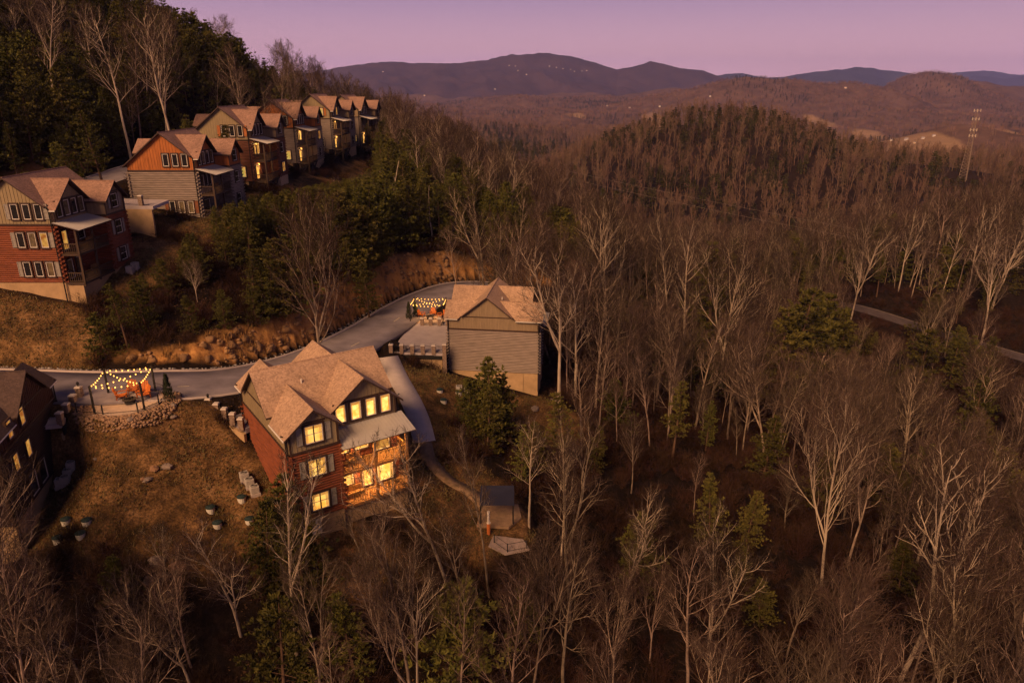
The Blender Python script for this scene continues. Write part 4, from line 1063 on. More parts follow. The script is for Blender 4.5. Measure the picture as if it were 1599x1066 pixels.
def deck_chair(x, y, z, rot, label, s=1.0):
    r_ = empty('patio_chair', (x, y, z), label, 'chair', 'orange patio chairs'); r_.rotation_euler = (0, 0, rot); r_.scale = (s, s, s)
    mb = MB(); mb.hexa([(-.3, -.3, .38), (.3, -.3, .38), (.3, .3, .30), (-.3, .3, .30), (-.3, -.3, .43), (.3, -.3, .43), (.3, .3, .35), (-.3, .3, .35)]); mb.build('seat', ORANGE, r_)
    mb = MB()
    for i in range(5):
        a = -.3 + .123 * i; t_ = 1.05 - .05 * abs(i - 2)
        mb.hexa([(a, .24, .3), (a + .108, .24, .3), (a + .108, .29, .3), (a, .29, .3), (a, .50, t_), (a + .108, .50, t_), (a + .108, .55, t_), (a, .55, t_)])
    mb.build('backrest', ORANGE, r_)
    for sx in (-1, 1):
        mb = MB(); mb.box(min(sx * .3, sx * .42), max(sx * .3, sx * .42), -.38, .42, .56, .60); mb.build('armrest', ORANGE, r_)
        mb = MB(); mb.box(sx * .34 - .03, sx * .34 + .03, -.34, -.27, 0, .56); mb.build('leg', ORANGE, r_)
        mb = MB(); mb.box(sx * .34 - .03, sx * .34 + .03, .3, .37, 0, .56); mb.build('leg', ORANGE, r_)
for i, (x, y, r_, lb) in enumerate(((-36.3, 61.3, 2.0, 'orange slatted chair nearer the left post under the near string lights'), (-34.4, 61.5, -.6, 'orange slatted chair nearer the cypress under the near string lights'), (-34.9, 62.4, .1, 'orange slatted chair at the back of the near string-light patio'), (-35.9, 62.6, .5, 'orange slatted chair by the road edge of the near string-light patio'))):
    deck_chair(x, y, -27.26, r_, lb, 1.25)
for i, (x, y, r_, lb) in enumerate(((-13.0, 98.6, 1.2, 'orange chair at the left of the far string-light patio'), (-11.4, 99.2, .1, 'orange chair at the back of the far string-light patio'), (-10.2, 98.3, -1.0, 'orange chair nearest the grey cabin on its patio'))):
    deck_chair(x, y, -30.88, r_, lb, 1.1)
def fire_table(x, y, z, label):
    r_ = empty('fire_table', (x, y, z), label, 'fire pit')
    mb = MB(); mb.tube([(0, 0, 0), (0, 0, .42)], .42, .5, n=12); mb.build('bowl', BLACK, r_)
    mb = MB(); mb.tube([(0, 0, .42), (0, 0, .47)], .62, n=12); mb.build('rim', STEEL, r_)
    mb = MB()
    for k in range(14): a = k * 2.4; q = .12 + .02 * k; mb.box(math.cos(a) * q - .05, math.cos(a) * q + .05, math.sin(a) * q - .05, math.sin(a) * q + .05, .46, .54)
    mb.build('coals', GLASS_D, r_)
fire_table(-35.2, 60.5, -27.26, 'dark round fire pit between the orange chairs on the near patio')
fire_table(-11.7, 97.7, -30.88, 'dark round fire pit on the patio by the grey cabin')
# stone bed round the near patio
rg = random.Random(9); bp_ = []
while len(bp_) < 1100:
    a = rg.uniform(-3.6, .9); q = rg.uniform(0.98, 1.42); x = -35.4 + 3.15 * q * math.cos(a); y = 60.6 + 2.9 * q * math.sin(a)
    if y < 63.2 and x > -39.4: bp_.append((x, y))
zz = H([p[0] for p in bp_], [p[1] for p in bp_])
stones('stone_bed', [(p[0], p[1], z + .06) for p, z in zip(bp_, zz)], 0.08, .34, RIMROCK, 'bed of tan stones curving round the near string-light patio', 'stones', 12)
bp_ = [(-14.2 + rg.uniform(-1.0, .9), 97.6 + rg.uniform(-2.4, 2.0)) for _ in range(260)]; zz = H([p[0] for p in bp_], [p[1] for p in bp_])
stones('stone_bed', [(p[0], p[1], max(z, -31) + .06) for p, z in zip(bp_, zz)], .12, .4, RIMROCK, 'small bed of stones at the road end of the far patio', 'stones', 13)
def boulder(x, y, z, s, label, m, seed, group):
    rg = random.Random(seed); mb = MB(); n, k = 8, 5; rows = []
    for i in range(k + 1):
        th = math.pi * i / k; row = []
        for j in range(n):
            ph = 6.2832 * j / n; r = rg.uniform(.78, 1.15)
            row.append(mb.pt((s * r * math.sin(th) * math.cos(ph) * sx_, s * r * math.sin(th) * math.sin(ph), s * .6 * r * math.cos(th))) if (sx_ := 1.2) else 0)
        rows.append(row)
    for i in range(k):
        for j in range(n): mb.face((rows[i][j], rows[i][(j + 1) % n], rows[i + 1][(j + 1) % n], rows[i + 1][j]))
    o = mb.build('boulder', m, loc=(x, y, z + s * .2)); o.rotation_euler = (0, 0, rg.uniform(0, 6))
    return tag(o, label, 'boulder', group)
ROCK_G = mat('grey_boulder', (0.22, 0.165, 0.135), .9, .3, 2, bump=.5, bscale=6)
ROCK_T = mat('tan_boulder', (0.25, 0.135, 0.075), .9, .3, 2, bump=.5, bscale=6)
for i, (u, v, s, m_, lb) in enumerate(((243, 742, .55, ROCK_T, 'tan boulder in the rock cluster in the middle of the lawn'), (262, 738, .6, ROCK_G, 'long grey boulder at the right of the rock cluster on the lawn'), (231, 750, .5, ROCK_G, 'small grey boulder at the front of the lawn rock cluster'), (225, 754, .35, ROCK_T, 'smallest tan rock at the left of the lawn rock cluster'), (150, 719, .3, ROCK_G, 'lone pale rock on the upper lawn near the dark cabin'),
    (246, 888, .85, ROCK_G, 'tall grey boulder at the top of the rock pile below the lawn'), (280, 896, .8, ROCK_T, 'reddish boulder at the right of the rock pile below the lawn'), (256, 911, .7, ROCK_G, 'middle boulder of the rock pile below the lawn'), (232, 911, .6, ROCK_G, 'left boulder of the rock pile below the lawn'), (259, 937, .75, ROCK_G, 'lowest boulder of the rock pile below the lawn'),
    (205, 662, .42, ROCK_G, 'grey slab-like boulder at the foot of the stone bed'), (271, 636, .42, ROCK_G, 'grey boulder at the right end of the stone bed'), (272, 657, .4, ROCK_G, 'dark rock with a pale top right of the stone bed'), (835, 640, .8, ROCK_G, 'grey boulder on the bare earth below the grey cabin'), (866, 626, .7, ROCK_G, 'boulder beside the grey cabin lower corner'))):
    p = gpix(u, v); boulder(p[0], p[1], p[2], s * .72, lb, m_, 40 + i, 'loose boulders on the slopes')

# ---------------------------------------------------------------- small columnar evergreens
CYP = mat('cypress_green', (0.030, 0.036, 0.014), .9, .3, 3)
def cypress(x, y, z, h, label):
    r_ = empty('cypress', (x, y, z), label, 'evergreen', 'small columnar evergreens'); rg = random.Random(int(abs(x * 31 + y * 17)))
    mb = MB(); mb.tube([(0, 0, -.2), (0, 0, h * .4)], .05, .03, n=5); mb.build('trunk', PBARK_, r_)
    mb = MB()
    for k in range(420):
        t_ = rg.random() ** .8; rr = (.20 * h) * (1 - t_) ** .75 * rg.uniform(.6, 1.1) + .02; a = rg.uniform(0, 6.283)
        c = Vector((rr * math.cos(a), rr * math.sin(a), .06 * h + t_ * h * .94)); d_ = Vector((math.cos(a) * .4, math.sin(a) * .4, 1)).normalized(); s_ = Vector((-math.sin(a), math.cos(a), 0)) * .06
        mb.face([mb.pt(tuple(c - s_)), mb.pt(tuple(c + s_)), mb.pt(tuple(c + d_ * .32))])
    mb.build('crown', CYP, r_)
PBARK_ = mat('pine_bark', (0.12, 0.07, 0.045), 0.9, 0.3, 3, spec=0.1)
cypress(-31.9, 61.2, -27.5, 2.7, 'dark columnar evergreen at the right end of the near patio')
cypress(-14.6, 97.2, -30.95, 2.6, 'taller columnar evergreen at the road end of the far patio')
cypress(-13.9, 98.6, -30.95, 2.2, 'shorter columnar evergreen behind the taller one at the far patio')
for i, (x, lb) in enumerate(((-52.4, 'left'), (-51.2, 'middle'), (-49.6, 'right'))):
    cypress(x, 90.6, h1(x, 90.6), 3.3, '%s of three columnar evergreens below the ridge parking deck' % lb)

# ---------------------------------------------------------------- air conditioners, tank lids
ACM = mat('ac_cabinet', (0.42, 0.37, 0.33), .6, .1, 3, spec=.4)
def ac_unit(p, rot, label, s=1.0):
    r_ = empty('air_conditioner', p, label, 'air conditioner', 'outdoor air conditioners'); r_.rotation_euler = (0, 0, rot); r_.scale = (s, s, s)
    mb = MB(); mb.box(-.5, .5, -.5, .5, -.3, .06); mb.build('base_pad', CONC, r_)
    mb = MB(); mb.box(-.42, .42, -.42, .42, .06, .86)
    for k in range(7):
        for sg_ in (-1, 1):
            mb.box(-.36, .36, sg_ * .43 - .015, sg_ * .43 + .015, .14 + k * .1, .19 + k * .1); mb.box(sg_ * .43 - .015, sg_ * .43 + .015, -.36, .36, .14 + k * .1, .19 + k * .1)
    mb.build('cabinet', ACM, r_)
    mb = MB(); mb.tube([(0, 0, .862), (0, 0, .875)], .36, n=16); mb.build('fan_well', BLACK, r_)
    mb = MB()
    for q in (.12, .2, .28, .36): mb.tube([(q * math.cos(6.2832 * k / 16), q * math.sin(6.2832 * k / 16), .89) for k in range(17)], .012, n=3, cap=False)
    mb.build('fan_guard', ACM, r_)
def on_ground(x, y, dz=0.0): return (x, y, h1(x, y) + dz)
for (u, v, lb, rt) in ((96, 755, 'leftmost air conditioner in the row by the dark cabin', .3), (104, 752, 'second air conditioner in the row by the dark cabin', .3), (108, 740, 'third air conditioner in the row by the dark cabin', .3), (113, 728, 'air conditioner farthest from the camera by the dark cabin', .3),
        (383, 749, 'air conditioner farther back along the bright cabin side wall', .6), (391, 759, 'air conditioner nearer the camera along the bright cabin side wall', .6), (399, 771, 'air conditioner half hidden by the pine at the bright cabin side wall', .6), (717, 606, 'left air conditioner at the foot of the grey cabin', .1), (729, 607, 'right air conditioner at the foot of the grey cabin', .1),
        (204, 421, 'left air conditioner by the first ridge cabin', 0), (212, 416, 'right air conditioner by the first ridge cabin', 0)):
    p = gpix(u, v + 6); ac_unit((p[0], p[1], p[2] + .02), rt, lb, .82)
TUB = mat('tank_white', (0.62, 0.56, 0.48), .7, .1, 3); LID = mat('tank_lid_green', (0.020, 0.035, 0.032), .6, .2, 3)
def tank(p, label):
    r_ = empty('tank_riser', p, label, 'tank lid', 'white tank risers with dark lids')
    mb = MB(); mb.tube([(0, 0, -.3), (0, 0, .32)], .33, .37, n=14); mb.build('tub', TUB, r_)
    mb = MB(); mb.tube([(0, 0, .32), (0, 0, .38)], .40, .39, n=14); mb.tube([(0, 0, .38), (0, 0, .48)], .36, .18, n=14); mb.build('lid', LID, r_)
for (u, v, lb) in ((104, 818, 'upper left of four white tank risers below the dark cabin'), (136, 817, 'upper right of four white tank risers below the dark cabin'), (91, 846, 'lower left of four white tank risers below the dark cabin'), (127, 841, 'lower right of four white tank risers below the dark cabin'),
        (330, 803, 'leftmost white tank riser beside the bright cabin'), (341, 830, 'lowest white tank riser beside the bright cabin'), (379, 790, 'topmost white tank riser beside the bright cabin'), (390, 816, 'rightmost white tank riser beside the bright cabin'), (687, 614, 'upper white tank riser on the bank left of the grey cabin'), (693, 632, 'lower white tank riser on the bank left of the grey cabin'), (716, 616, 'white tank riser right under the grey cabin wall')):
    tank(gpix(u, v), lb)
# utility meters panel on the bright cabin foundation, white service door
root, world, local = CABINS['main']
mb = MB(); a = local(1.1, -.03, -6.1 - .15); b = local(1.9, -.03, -6.1 - .15)
mb.prism([a, b, (b[0], b[1], b[2] - 1.5), (a[0], a[1], a[2] - 1.5)], (.03, -.045, 0)); mb.build('service_door', WHITE, root)
mb = MB(); P_ = [local(9.6, .2, -6.3)]
hose = MB(); c = gpix(632, 792); hose.tube([(c[0] + .5 * math.cos(t_ * .5) * (1 + .1 * t_) - c[0], c[1] + .6 * math.sin(t_ * .5) - c[1], .06) for t_ in range(14)], .05, n=5)
tag(hose.build('hose', BLACK, loc=c), 'black hose loop lying on the bare earth right of the bright cabin', 'hose')

# ---------------------------------------------------------------- shade canopy and slab below the path
NAVY = mat('navy_canvas', (0.022, 0.022, 0.045), .8, .15, 2)
zc = -38.15
r_ = empty('shade_canopy', (-1.4, 58.9, zc), 'navy shade canopy on posts at the end of the dirt path', 'canopy')
mb = MB(); n_ = 8
for i in range(n_ + 1):
    for j in range(n_ + 1):
        x, y = -1.6 + 3.2 * i / n_, -1.5 + 3.0 * j / n_; mb.pt((x, y, 2.15 + .1 * y - .12 * math.sin(math.pi * i / n_) * math.sin(math.pi * j / n_)))
for i in range(n_):
    for j in range(n_): a = i * (n_ + 1) + j; mb.face((a, a + 1, a + n_ + 2, a + n_ + 1))
top_ = mb.build('canvas', NAVY, r_); sol = top_.modifiers.new('thickness', 'SOLIDIFY'); sol.thickness = .03
for x, y in ((-1.5, -1.4), (1.5, -1.4), (1.5, 1.4), (-1.5, 1.4)):
    mb = MB(); mb.box(x - .06, x + .06, y - .06, y + .06, -.1, 2.12 + .1 * y); mb.build('post', BLACK, r_)
pad('patio', [(-3.3, 57.2), (-.3, 56.9), (.9, 58.5), (.6, 60.8), (-2.8, 61.0)], zc + .03, .25, mat('sand_patio', (0.30, 0.19, 0.115), .95, .2, 2), 'sandy patio under the navy shade canopy')
pad('slab', [(-1.7, 56.0), (1.0, 55.4), (1.6, 53.9), (-.6, 53.2), (-2.1, 54.4)], -38.40, .3, mat('rough_slab', (0.34, 0.26, 0.23), .95, .2, 2.5), 'grey concrete slab in front of the shade canopy')
p_ = pixz(763, 832, -38.35)
r_ = empty('marker_pipe', (p_[0], p_[1], -38.35), 'upright pipe, orange below and white above, by the shade canopy', 'pipe')
mb = MB(); mb.tube([(0, 0, -.1), (0, 0, 1.1)], .16, n=12); mb.build('lower_pipe', mat('orange_pipe', (.62, .17, .04), .6, .1, 3), r_)
mb = MB(); mb.tube([(0, 0, 1.1), (0, 0, 2.3)], .12, n=12); mb.build('upper_pipe', mat('white_pipe', (.68, .60, .55), .6, .1, 3), r_)
mb = MB(); mb.tube([(0, 0, 1.07), (0, 0, 1.14)], .19, n=12); mb.build('collar', WHITE, r_)
railing([(-1.6, 54.9, -38.4), (-.4, 53.5, -38.4), (1.3, 54.0, -38.4)], .8, 'thin railing along the front of the grey slab', spacing=4)

# ---------------------------------------------------------------- wires, tower, far houses
WIRE = mat('wire', (0.20, 0.15, 0.14), .6, .1, 3)
def wire(a, b, sag, r, label):
    a, b = Vector(a), Vector(b); mb = MB()
    mb.tube([tuple(a.lerp(b, i / 40) - a + Vector((0, 0, -4 * sag * (i / 40) * (1 - i / 40)))) for i in range(41)], r, n=4)
    tag(mb.build('power_line', WIRE, loc=a), label, 'power line', 'overhead wires')
wire(pix(585, 196, 232), pix(1720, 425, 150), 2.0, .022, 'upper overhead wire crossing the valley from the ridge cabins')
wire(pix(585, 203, 232), pix(1720, 440, 150), 2.4, .022, 'lower overhead wire crossing the valley from the ridge cabins')
wire(pix(1165, 975, 62), pix(1480, 1110, 46), .6, .018, 'upper overhead wire across the dark lower right woods')
wire(pix(1165, 981, 62), pix(1480, 1120, 46), .7, .018, 'lower overhead wire across the dark lower right woods')
TOWER = mat('galvanised_tower', (0.30, 0.22, 0.16), .6, .15, 2); PANEL = mat('antenna_panel', (0.60, 0.50, 0.40), .5, .05, 2)
bx_, by_, bz_ = pix(1507, 268, 470); bz_ = h1(bx_, by_); ht_ = pix(1522, 171, 470)[2] - bz_
r_ = empty('cell_tower', (bx_, by_, bz_), 'tall lattice mast with pale antenna clusters above the right woods', 'tower')
def leg_at(k, t_): rr = 3.0 * (1 - t_) + .55 * t_; return Vector((rr * math.cos(2.094 * k + .4), rr * math.sin(2.094 * k + .4), ht_ * t_))
for k in range(3):
    mb = MB(); mb.tube([leg_at(k, 0), leg_at(k, 1)], .11, .08, n=5); mb.build('leg', TOWER, r_)
mb = MB(); nlev = 22
for i in range(nlev):
    for k in range(3):
        mb.tube([leg_at(k, i / nlev), leg_at((k + 1) % 3, (i + 1) / nlev)], .04, n=3, cap=False); mb.tube([leg_at((k + 1) % 3, i / nlev), leg_at(k, (i + 1) / nlev)], .04, n=3, cap=False); mb.tube([leg_at(k, i / nlev), leg_at((k + 1) % 3, i / nlev)], .04, n=3, cap=False)
mb.build('lattice', TOWER, r_)
for t_ in (.985, .87, .72, .64):
    for k in range(6):
        a = 1.047 * k; mb = MB(); x, y = 2.0 * math.cos(a), 2.0 * math.sin(a); mb.box(x - .16, x + .16, y - .16, y + .16, ht_ * t_ - .8, ht_ * t_ + .8); mb.tube([(0, 0, ht_ * t_), (x, y, ht_ * t_)], .06, n=4); mb.build('antenna', PANEL, r_)
from mathutils.bvhtree import BVHTree
dg = bpy.context.evaluated_depsgraph_get()
BV = []
for o in list(COL.objects):
    if o.name.split('.')[0] in ('mountain', 'ground'): BV.append(BVHTree.FromPolygons([tuple(v.co) for v in o.data.vertices], [tuple(p.vertices) for p in o.data.polygons]))
def far_hit(u, v):
    d_ = Vector(((u - 799.5) / FPX, CP - SP * (v - 533) / FPX, -SP - CP * (v - 533) / FPX)).normalized()
    best = None
    for t_ in BV:
        h = t_.ray_cast(Vector((0, 0, 0)), d_)
        if h[0] is not None and (best is None or h[3] < best[1]): best = (h[0], h[3])
    return best[0] if best else None
FARLIT = lit_mat('far_window', (1.0, .72, .42), (1.0, .6, .3), 1.0)
FARLITO = lit_mat('far_orange_window', (1.0, .45, .12), (1.0, .4, .1), 1.1)
def far_house(p, s, wallm, roofm, winm, label, group):
    r_ = empty('distant_house', p, label, 'house', group); r_.rotation_euler = (0, 0, random.uniform(-.6, .6))
    mb = MB(); mb.box(-s * .6, s * .6, -s * .4, s * .4, -s * .2, s * .5); mb.build('wall', wallm, r_)
    mb = MB(); mb.prism([(-s * .68, -s * .48, s * .5), (-s * .68, s * .48, s * .5), (-s * .68, 0, s * .85)], (s * 1.36, 0, 0)); mb.build('roof', roofm, r_)
    if winm:
        mb = MB(); mb.box(-s * .45, s * .45, -s * .43, -s * .40, s * .1, s * .42); mb.build('window', winm, r_)
FW = mat('far_house_wall', (.62, .56, .52), .8, .1, .3); FR = mat('far_house_roof', (.35, .30, .30), .8, .2, .3)
for i, (u, v, s, lit, lb) in enumerate(((1378, 218, 11, 0, 'white farmhouse at the left end of the valley settlement'), (1392, 220, 9, 0, 'white shed next to the valley farmhouse'), (1415, 219, 12, 0, 'long pale building in the middle of the valley settlement'), (1428, 224, 7, 2, 'small house with an orange light in the valley'), (1441, 217, 10, 0, 'pale roofed barn right of the valley houses'), (1458, 213, 9, 0, 'farthest right pale house by the valley fields'), (1384, 236, 6, 1, 'tiny lit house on the near edge of the valley fields'),
        (1030, 167, 12, 1, 'lit house among the brown hills right of centre'), (983, 169, 13, 1, 'pale lit house below the mountain near the middle'), (948, 166, 11, 1, 'small lit house left of the pale one below the mountain'), (1109, 151, 11, 1, 'lone lit house on the brown hills left of the conical hill'), (1170, 172, 11, 2, 'orange-lit house on the lower slope of the brown hills'), (1320, 138, 14, 2, 'orange-lit house on the hill crest left of the conical hill'),
        (598, 113, 20, 1, 'leftmost lit house on the dark mountain'), (663, 150, 20, 2, 'orange-lit house at the left foot of the dark mountain'), (773, 140, 18, 1, 'lit house at the middle foot of the dark mountain'), (795, 103, 17, 1, 'left lit house of the cluster near the summit'), (805, 104, 17, 1, 'second lit house of the cluster near the summit'), (809, 111, 17, 1, 'lower lit house of the cluster near the summit'), (822, 117, 18, 1, 'bright house below the summit cluster'), (858, 104, 17, 1, 'lit house under the flat summit'), (869, 106, 16, 1, 'lit house just right of the one under the summit'), (879, 108, 16, 1, 'third lit house under the flat summit'), (891, 109, 16, 1, 'lit house on the right shoulder of the summit'), (897, 112, 16, 1, 'lower lit house on the right shoulder of the summit'), (909, 112, 17, 1, 'next to last lit house right of the summit'), (916, 111, 17, 1, 'rightmost lit house right of the summit'))):
    p = far_hit(u, v)
    if p is not None: far_house(p, s * .45, FW, FR, (None, FARLIT, FARLITO)[lit], lb, 'distant houses')

# ---------------------------------------------------------------- trees
BARK = mat('grey_bark', (0.36, 0.262, 0.198), 0.9, 0.28, 2.5, col2=(0.085, 0.058, 0.043), objvar=0.35, stretch=(1, 1, .3), spec=0.1)
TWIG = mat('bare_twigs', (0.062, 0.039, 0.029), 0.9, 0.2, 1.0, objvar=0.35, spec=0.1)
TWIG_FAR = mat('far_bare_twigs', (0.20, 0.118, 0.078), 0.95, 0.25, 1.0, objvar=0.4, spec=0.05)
BARK_PALE = mat('pale_bark', (0.52, 0.41, 0.31), 0.9, 0.2, 2.5, col2=(0.26, 0.19, 0.14), stretch=(1, 1, .3), spec=0.1)
PBARK = mat('pine_bark', (0.12, 0.07, 0.045), 0.9, 0.3, 3, spec=0.1)
NEEDLE = mat('pine_needles', (0.135, 0.115, 0.024), 0.8, 0.3, 1.2, col2=(0.045, 0.045, 0.012), objvar=0.32, spec=0.15)
NEEDLE_FAR = mat('far_pine_needles', (0.070, 0.060, 0.018), 0.9, 0.3, 0.8, col2=(0.030, 0.030, 0.010), objvar=0.35, spec=0.1)
BARK_FAR = mat('far_bark', (0.13, 0.085, 0.06), 0.95, 0.3, 1.0, objvar=0.4, spec=0.05)
BRUSH = mat('brush_twigs', (0.048, 0.024, 0.016), 0.95, 0.3, 1.0, objvar=0.4, spec=0.05)

def perp(d, rg):
    a = d.cross(Vector((rg.uniform(-1, 1), rg.uniform(-1, 1), rg.uniform(-1, 1))))
    return a.normalized() if a.length > 1e-6 else Vector((1, 0, 0))
def ribbon_twig(mb, p, d, L, w, rg):
    s = perp(d, rg) * w
    q = p + d * (L * .55) + perp(d, rg) * (L * .10); e_ = p + d * L + perp(d, rg) * L * .16 + Vector((0, 0, L * .06))
    i = [mb.pt(tuple(p + s)), mb.pt(tuple(p - s)), mb.pt(tuple(q + s * .7)), mb.pt(tuple(q - s * .7)), mb.pt(tuple(e_))]
    mb.face((i[0], i[1], i[3], i[2])); mb.face((i[2], i[3], i[4]))
def bare_tree(seed, Ht, crown0, spread, n1, n2, n3, n4, thick=1.0, lean=0.0, fork=False, sides=(6, 4, 3, 3)):
    rg = random.Random(seed); tr, br = MB(), MB()
    def path(p, d, L, n, wob, up):
        P = [p.copy()]; d = d.copy()
        for i in range(n):
            d = (d + perp(d, rg) * wob * rg.uniform(0.3, 1) + Vector((0, 0, up))).normalized()
            p = p + d * (L / n); P.append(p.copy())
        return P
    def along(P, t):
        f = t * (len(P) - 1); i = min(int(f), len(P) - 2); a = f - i
        return P[i].lerp(P[i + 1], a), (P[i + 1] - P[i]).normalized()
    def side_dir(d, ang):
        return (d * math.cos(ang) + perp(d, rg) * math.sin(ang)).normalized()
    leans = Vector((math.sin(lean), 0.1 * lean, 1)).normalized()
    trunks = [path(Vector((0, 0, -.6)), leans, Ht, 10, .07, .03)]
    tr.tube(trunks[0], .0125 * Ht * thick, .002 * Ht * thick, n=sides[0], cap=False)
    if fork:
        p, d = along(trunks[0], rg.uniform(.2, .45)); P = path(p, side_dir(d, .42), Ht * .62, 8, .1, .09); trunks.append(P)
        tr.tube(P, .0085 * Ht * thick, .0018 * Ht * thick, n=sides[0], cap=False)
    for ti, TP in enumerate(trunks):
        for i in range(n1 if ti == 0 else int(n1 * .6)):
            t = crown0 + (1 - crown0) * (i + rg.random()) / n1 if ti == 0 else .25 + .75 * (i + rg.random()) / (n1 * .6)
            t = min(t, .98)
            p, d = along(TP, t)
            L = Ht * spread * rg.uniform(.65, 1.2) * (1.12 - .75 * t)
            P1 = path(p, side_dir(d, rg.uniform(.45, .9)), L, 6, .20, .12)
            r1 = .0044 * Ht * thick * (1.15 - .6 * t)
            tr.tube(P1, r1, r1 * .22, n=sides[1], cap=False)
            for j in range(n2):
                t2 = .22 + .78 * (j + rg.random()) / n2
                p2, d2 = along(P1, min(t2, .98)); L2 = L * rg.uniform(.32, .6) * (1.15 - .55 * t2)
                P2 = path(p2, side_dir(d2, rg.uniform(.45, .85)), L2, 4, .22, .10)
                tr.tube(P2, r1 * .40, r1 * .13, n=sides[2], cap=False)
                for q in range(n3):
                    t3 = .2 + .8 * (q + rg.random()) / n3
                    p3, d3 = along(P2, min(t3, .98)); L3 = L2 * rg.uniform(.35, .65)
                    P3 = path(p3, side_dir(d3, rg.uniform(.4, .8)), L3, 2, .22, .10)
                    if n4 > 0: br.tube(P3, max(.016, r1 * .18), .010, n=3, cap=False)
                    else: ribbon_twig(br, p3, side_dir(d3, .6), L3 * 1.2, .022 * thick, rg)
                    for w in range(n4):
                        p4, d4 = along(P3, rg.uniform(.25, .98))
                        ribbon_twig(br, p4, side_dir(d4, rg.uniform(.3, .8)), L3 * rg.uniform(.5, .9), .0095 * thick, rg)
    return tr, br
def pine(seed, Ht, base, width, dens, tufts_n, blades, blade_l, blade_w, top_round=.25):
    rg = random.Random(seed); tr, cr = MB(), MB()
    bend = Vector((rg.uniform(-.03, .03), rg.uniform(-.03, .03), 0))
    tp = [Vector((0, 0, -.6)) + Vector((bend.x * i * i * Ht * .02, bend.y * i * i * Ht * .02, Ht * i / 8 * 1.0)) for i in range(9)]
    tr.tube(tp, .016 * Ht, .002 * Ht, n=6, cap=False)
    z = base
    while z < .985:
        env = width * ((1 - z) ** .8 * (1 - top_round) + top_round * math.sqrt(max(0, 1 - z))) * (.55 + .45 * min(1, (z - base + .05) / .2))
        n = rg.choice((3, 4, 5)) if z < .9 else 3
        a0 = rg.uniform(0, 6.28)
        for i in range(n):
            L = max(.35, Ht * env * rg.uniform(.55, 1.25)); a = a0 + i * 6.283 / n + rg.uniform(-.4, .4)
            f = z * 8; k = min(int(f), 7); p = tp[k].lerp(tp[k + 1], f - k)
            d = Vector((math.cos(a), math.sin(a), rg.uniform(-.1, .35) + .5 * (z - .3))).normalized()
            tip = p + d * L + Vector((0, 0, L * .10))
            if tufts_n > 3: tr.tube([p, p + d * L * .5, tip], .004 * Ht * (1.1 - z), .006, n=3, cap=False)
            m = max(2, int(tufts_n * (L / (Ht * width) + .35)))
            for q in range(m):
                t = .28 + .75 * (q + rg.random()) / m
                c = p.lerp(tip, t) + Vector((rg.uniform(-1, 1), rg.uniform(-1, 1), rg.uniform(-.5, .6))) * (.16 * L * t + .12)
                od = (d * .8 + Vector((rg.uniform(-.8, .8), rg.uniform(-.8, .8), .55))).normalized()
                for b in range(blades):
                    bd = (od + Vector((rg.uniform(-1, 1), rg.uniform(-1, 1), rg.uniform(-.7, .9))) * .85).normalized()
                    s = perp(bd, rg) * blade_w * rg.uniform(.6, 1.3); l = blade_l * rg.uniform(.6, 1.3)
                    i_ = [cr.pt(tuple(c + s * .5)), cr.pt(tuple(c - s * .5)), cr.pt(tuple(c + bd * l * .6 - s)), cr.pt(tuple(c + bd * l)), cr.pt(tuple(c + bd * l * .6 + s))]
                    cr.face(i_)
        z += dens * rg.uniform(.7, 1.3)
    return tr, cr
def mk_mesh(name, parts):
    me = bpy.data.meshes.new(name); V, Fc, mi, mats_ = [], [], [], []
    for k, (mb, mt) in enumerate(parts):
        o = len(V); V += mb.v; Fc += [tuple(o + i for i in f) for f in mb.f]; mi += [k] * len(mb.f); mats_.append(mt)
    me.from_pydata(V, [], Fc)
    for m_ in mats_: me.materials.append(m_)
    me.polygons.foreach_set('material_index', mi); me.update()
    return me
# full trees (unit: metres at their nominal height)
BSPEC = [(18, .36, .38, 18, 7, 5, 5, 0.80, .02, False, 'tall straight'), (17, .32, .42, 17, 7, 5, 5, 0.84, .10, True, 'forked'), (20, .42, .32, 17, 7, 5, 5, 0.72, -.05, False, 'slender tall'), (15, .26, .48, 18, 7, 5, 5, 0.80, .0, True, 'broad-crowned'),
         (19, .38, .37, 17, 7, 5, 5, 0.80, -.14, True, 'leaning forked'), (14, .26, .42, 15, 7, 5, 5, 0.68, .16, False, 'small leaning'), (21, .45, .33, 17, 7, 5, 5, 0.88, .05, True, 'high-crowned'), (16, .34, .42, 17, 7, 5, 5, 0.76, -.08, False, 'slightly bowed'), (17, .5, .10, 5, 2, 1, 1, 1.1, .04, True, 'dead snag-like')]
BVAR = []
for i, sp in enumerate(BSPEC):
    tr, br = bare_tree(100 + i, *sp[:10])
    BVAR.append((mk_mesh('trunk', [(tr, BARK)]), mk_mesh('branches', [(br, TWIG)]), sp[0], sp[10], tr, br))
PSPEC = [(12, .08, .30, .042, 12, 11, .36, .055, .3, 'dense conical'), (14, .18, .25, .042, 12, 11, .36, .055, .35, 'tall rounded'), (10, .04, .38, .048, 12, 11, .36, .06, .4, 'bushy'), (16, .34, .23, .042, 12, 11, .36, .055, .55, 'long-trunked'), (8, .03, .42, .06, 12, 11, .34, .055, .3, 'young bushy')]
PVAR = []
for i, sp in enumerate(PSPEC):
    tr, cr = pine(300 + i, *sp[:9])
    PVAR.append((mk_mesh('trunk', [(tr, PBARK)]), mk_mesh('crown', [(cr, NEEDLE)]), sp[0], sp[9], tr, cr))
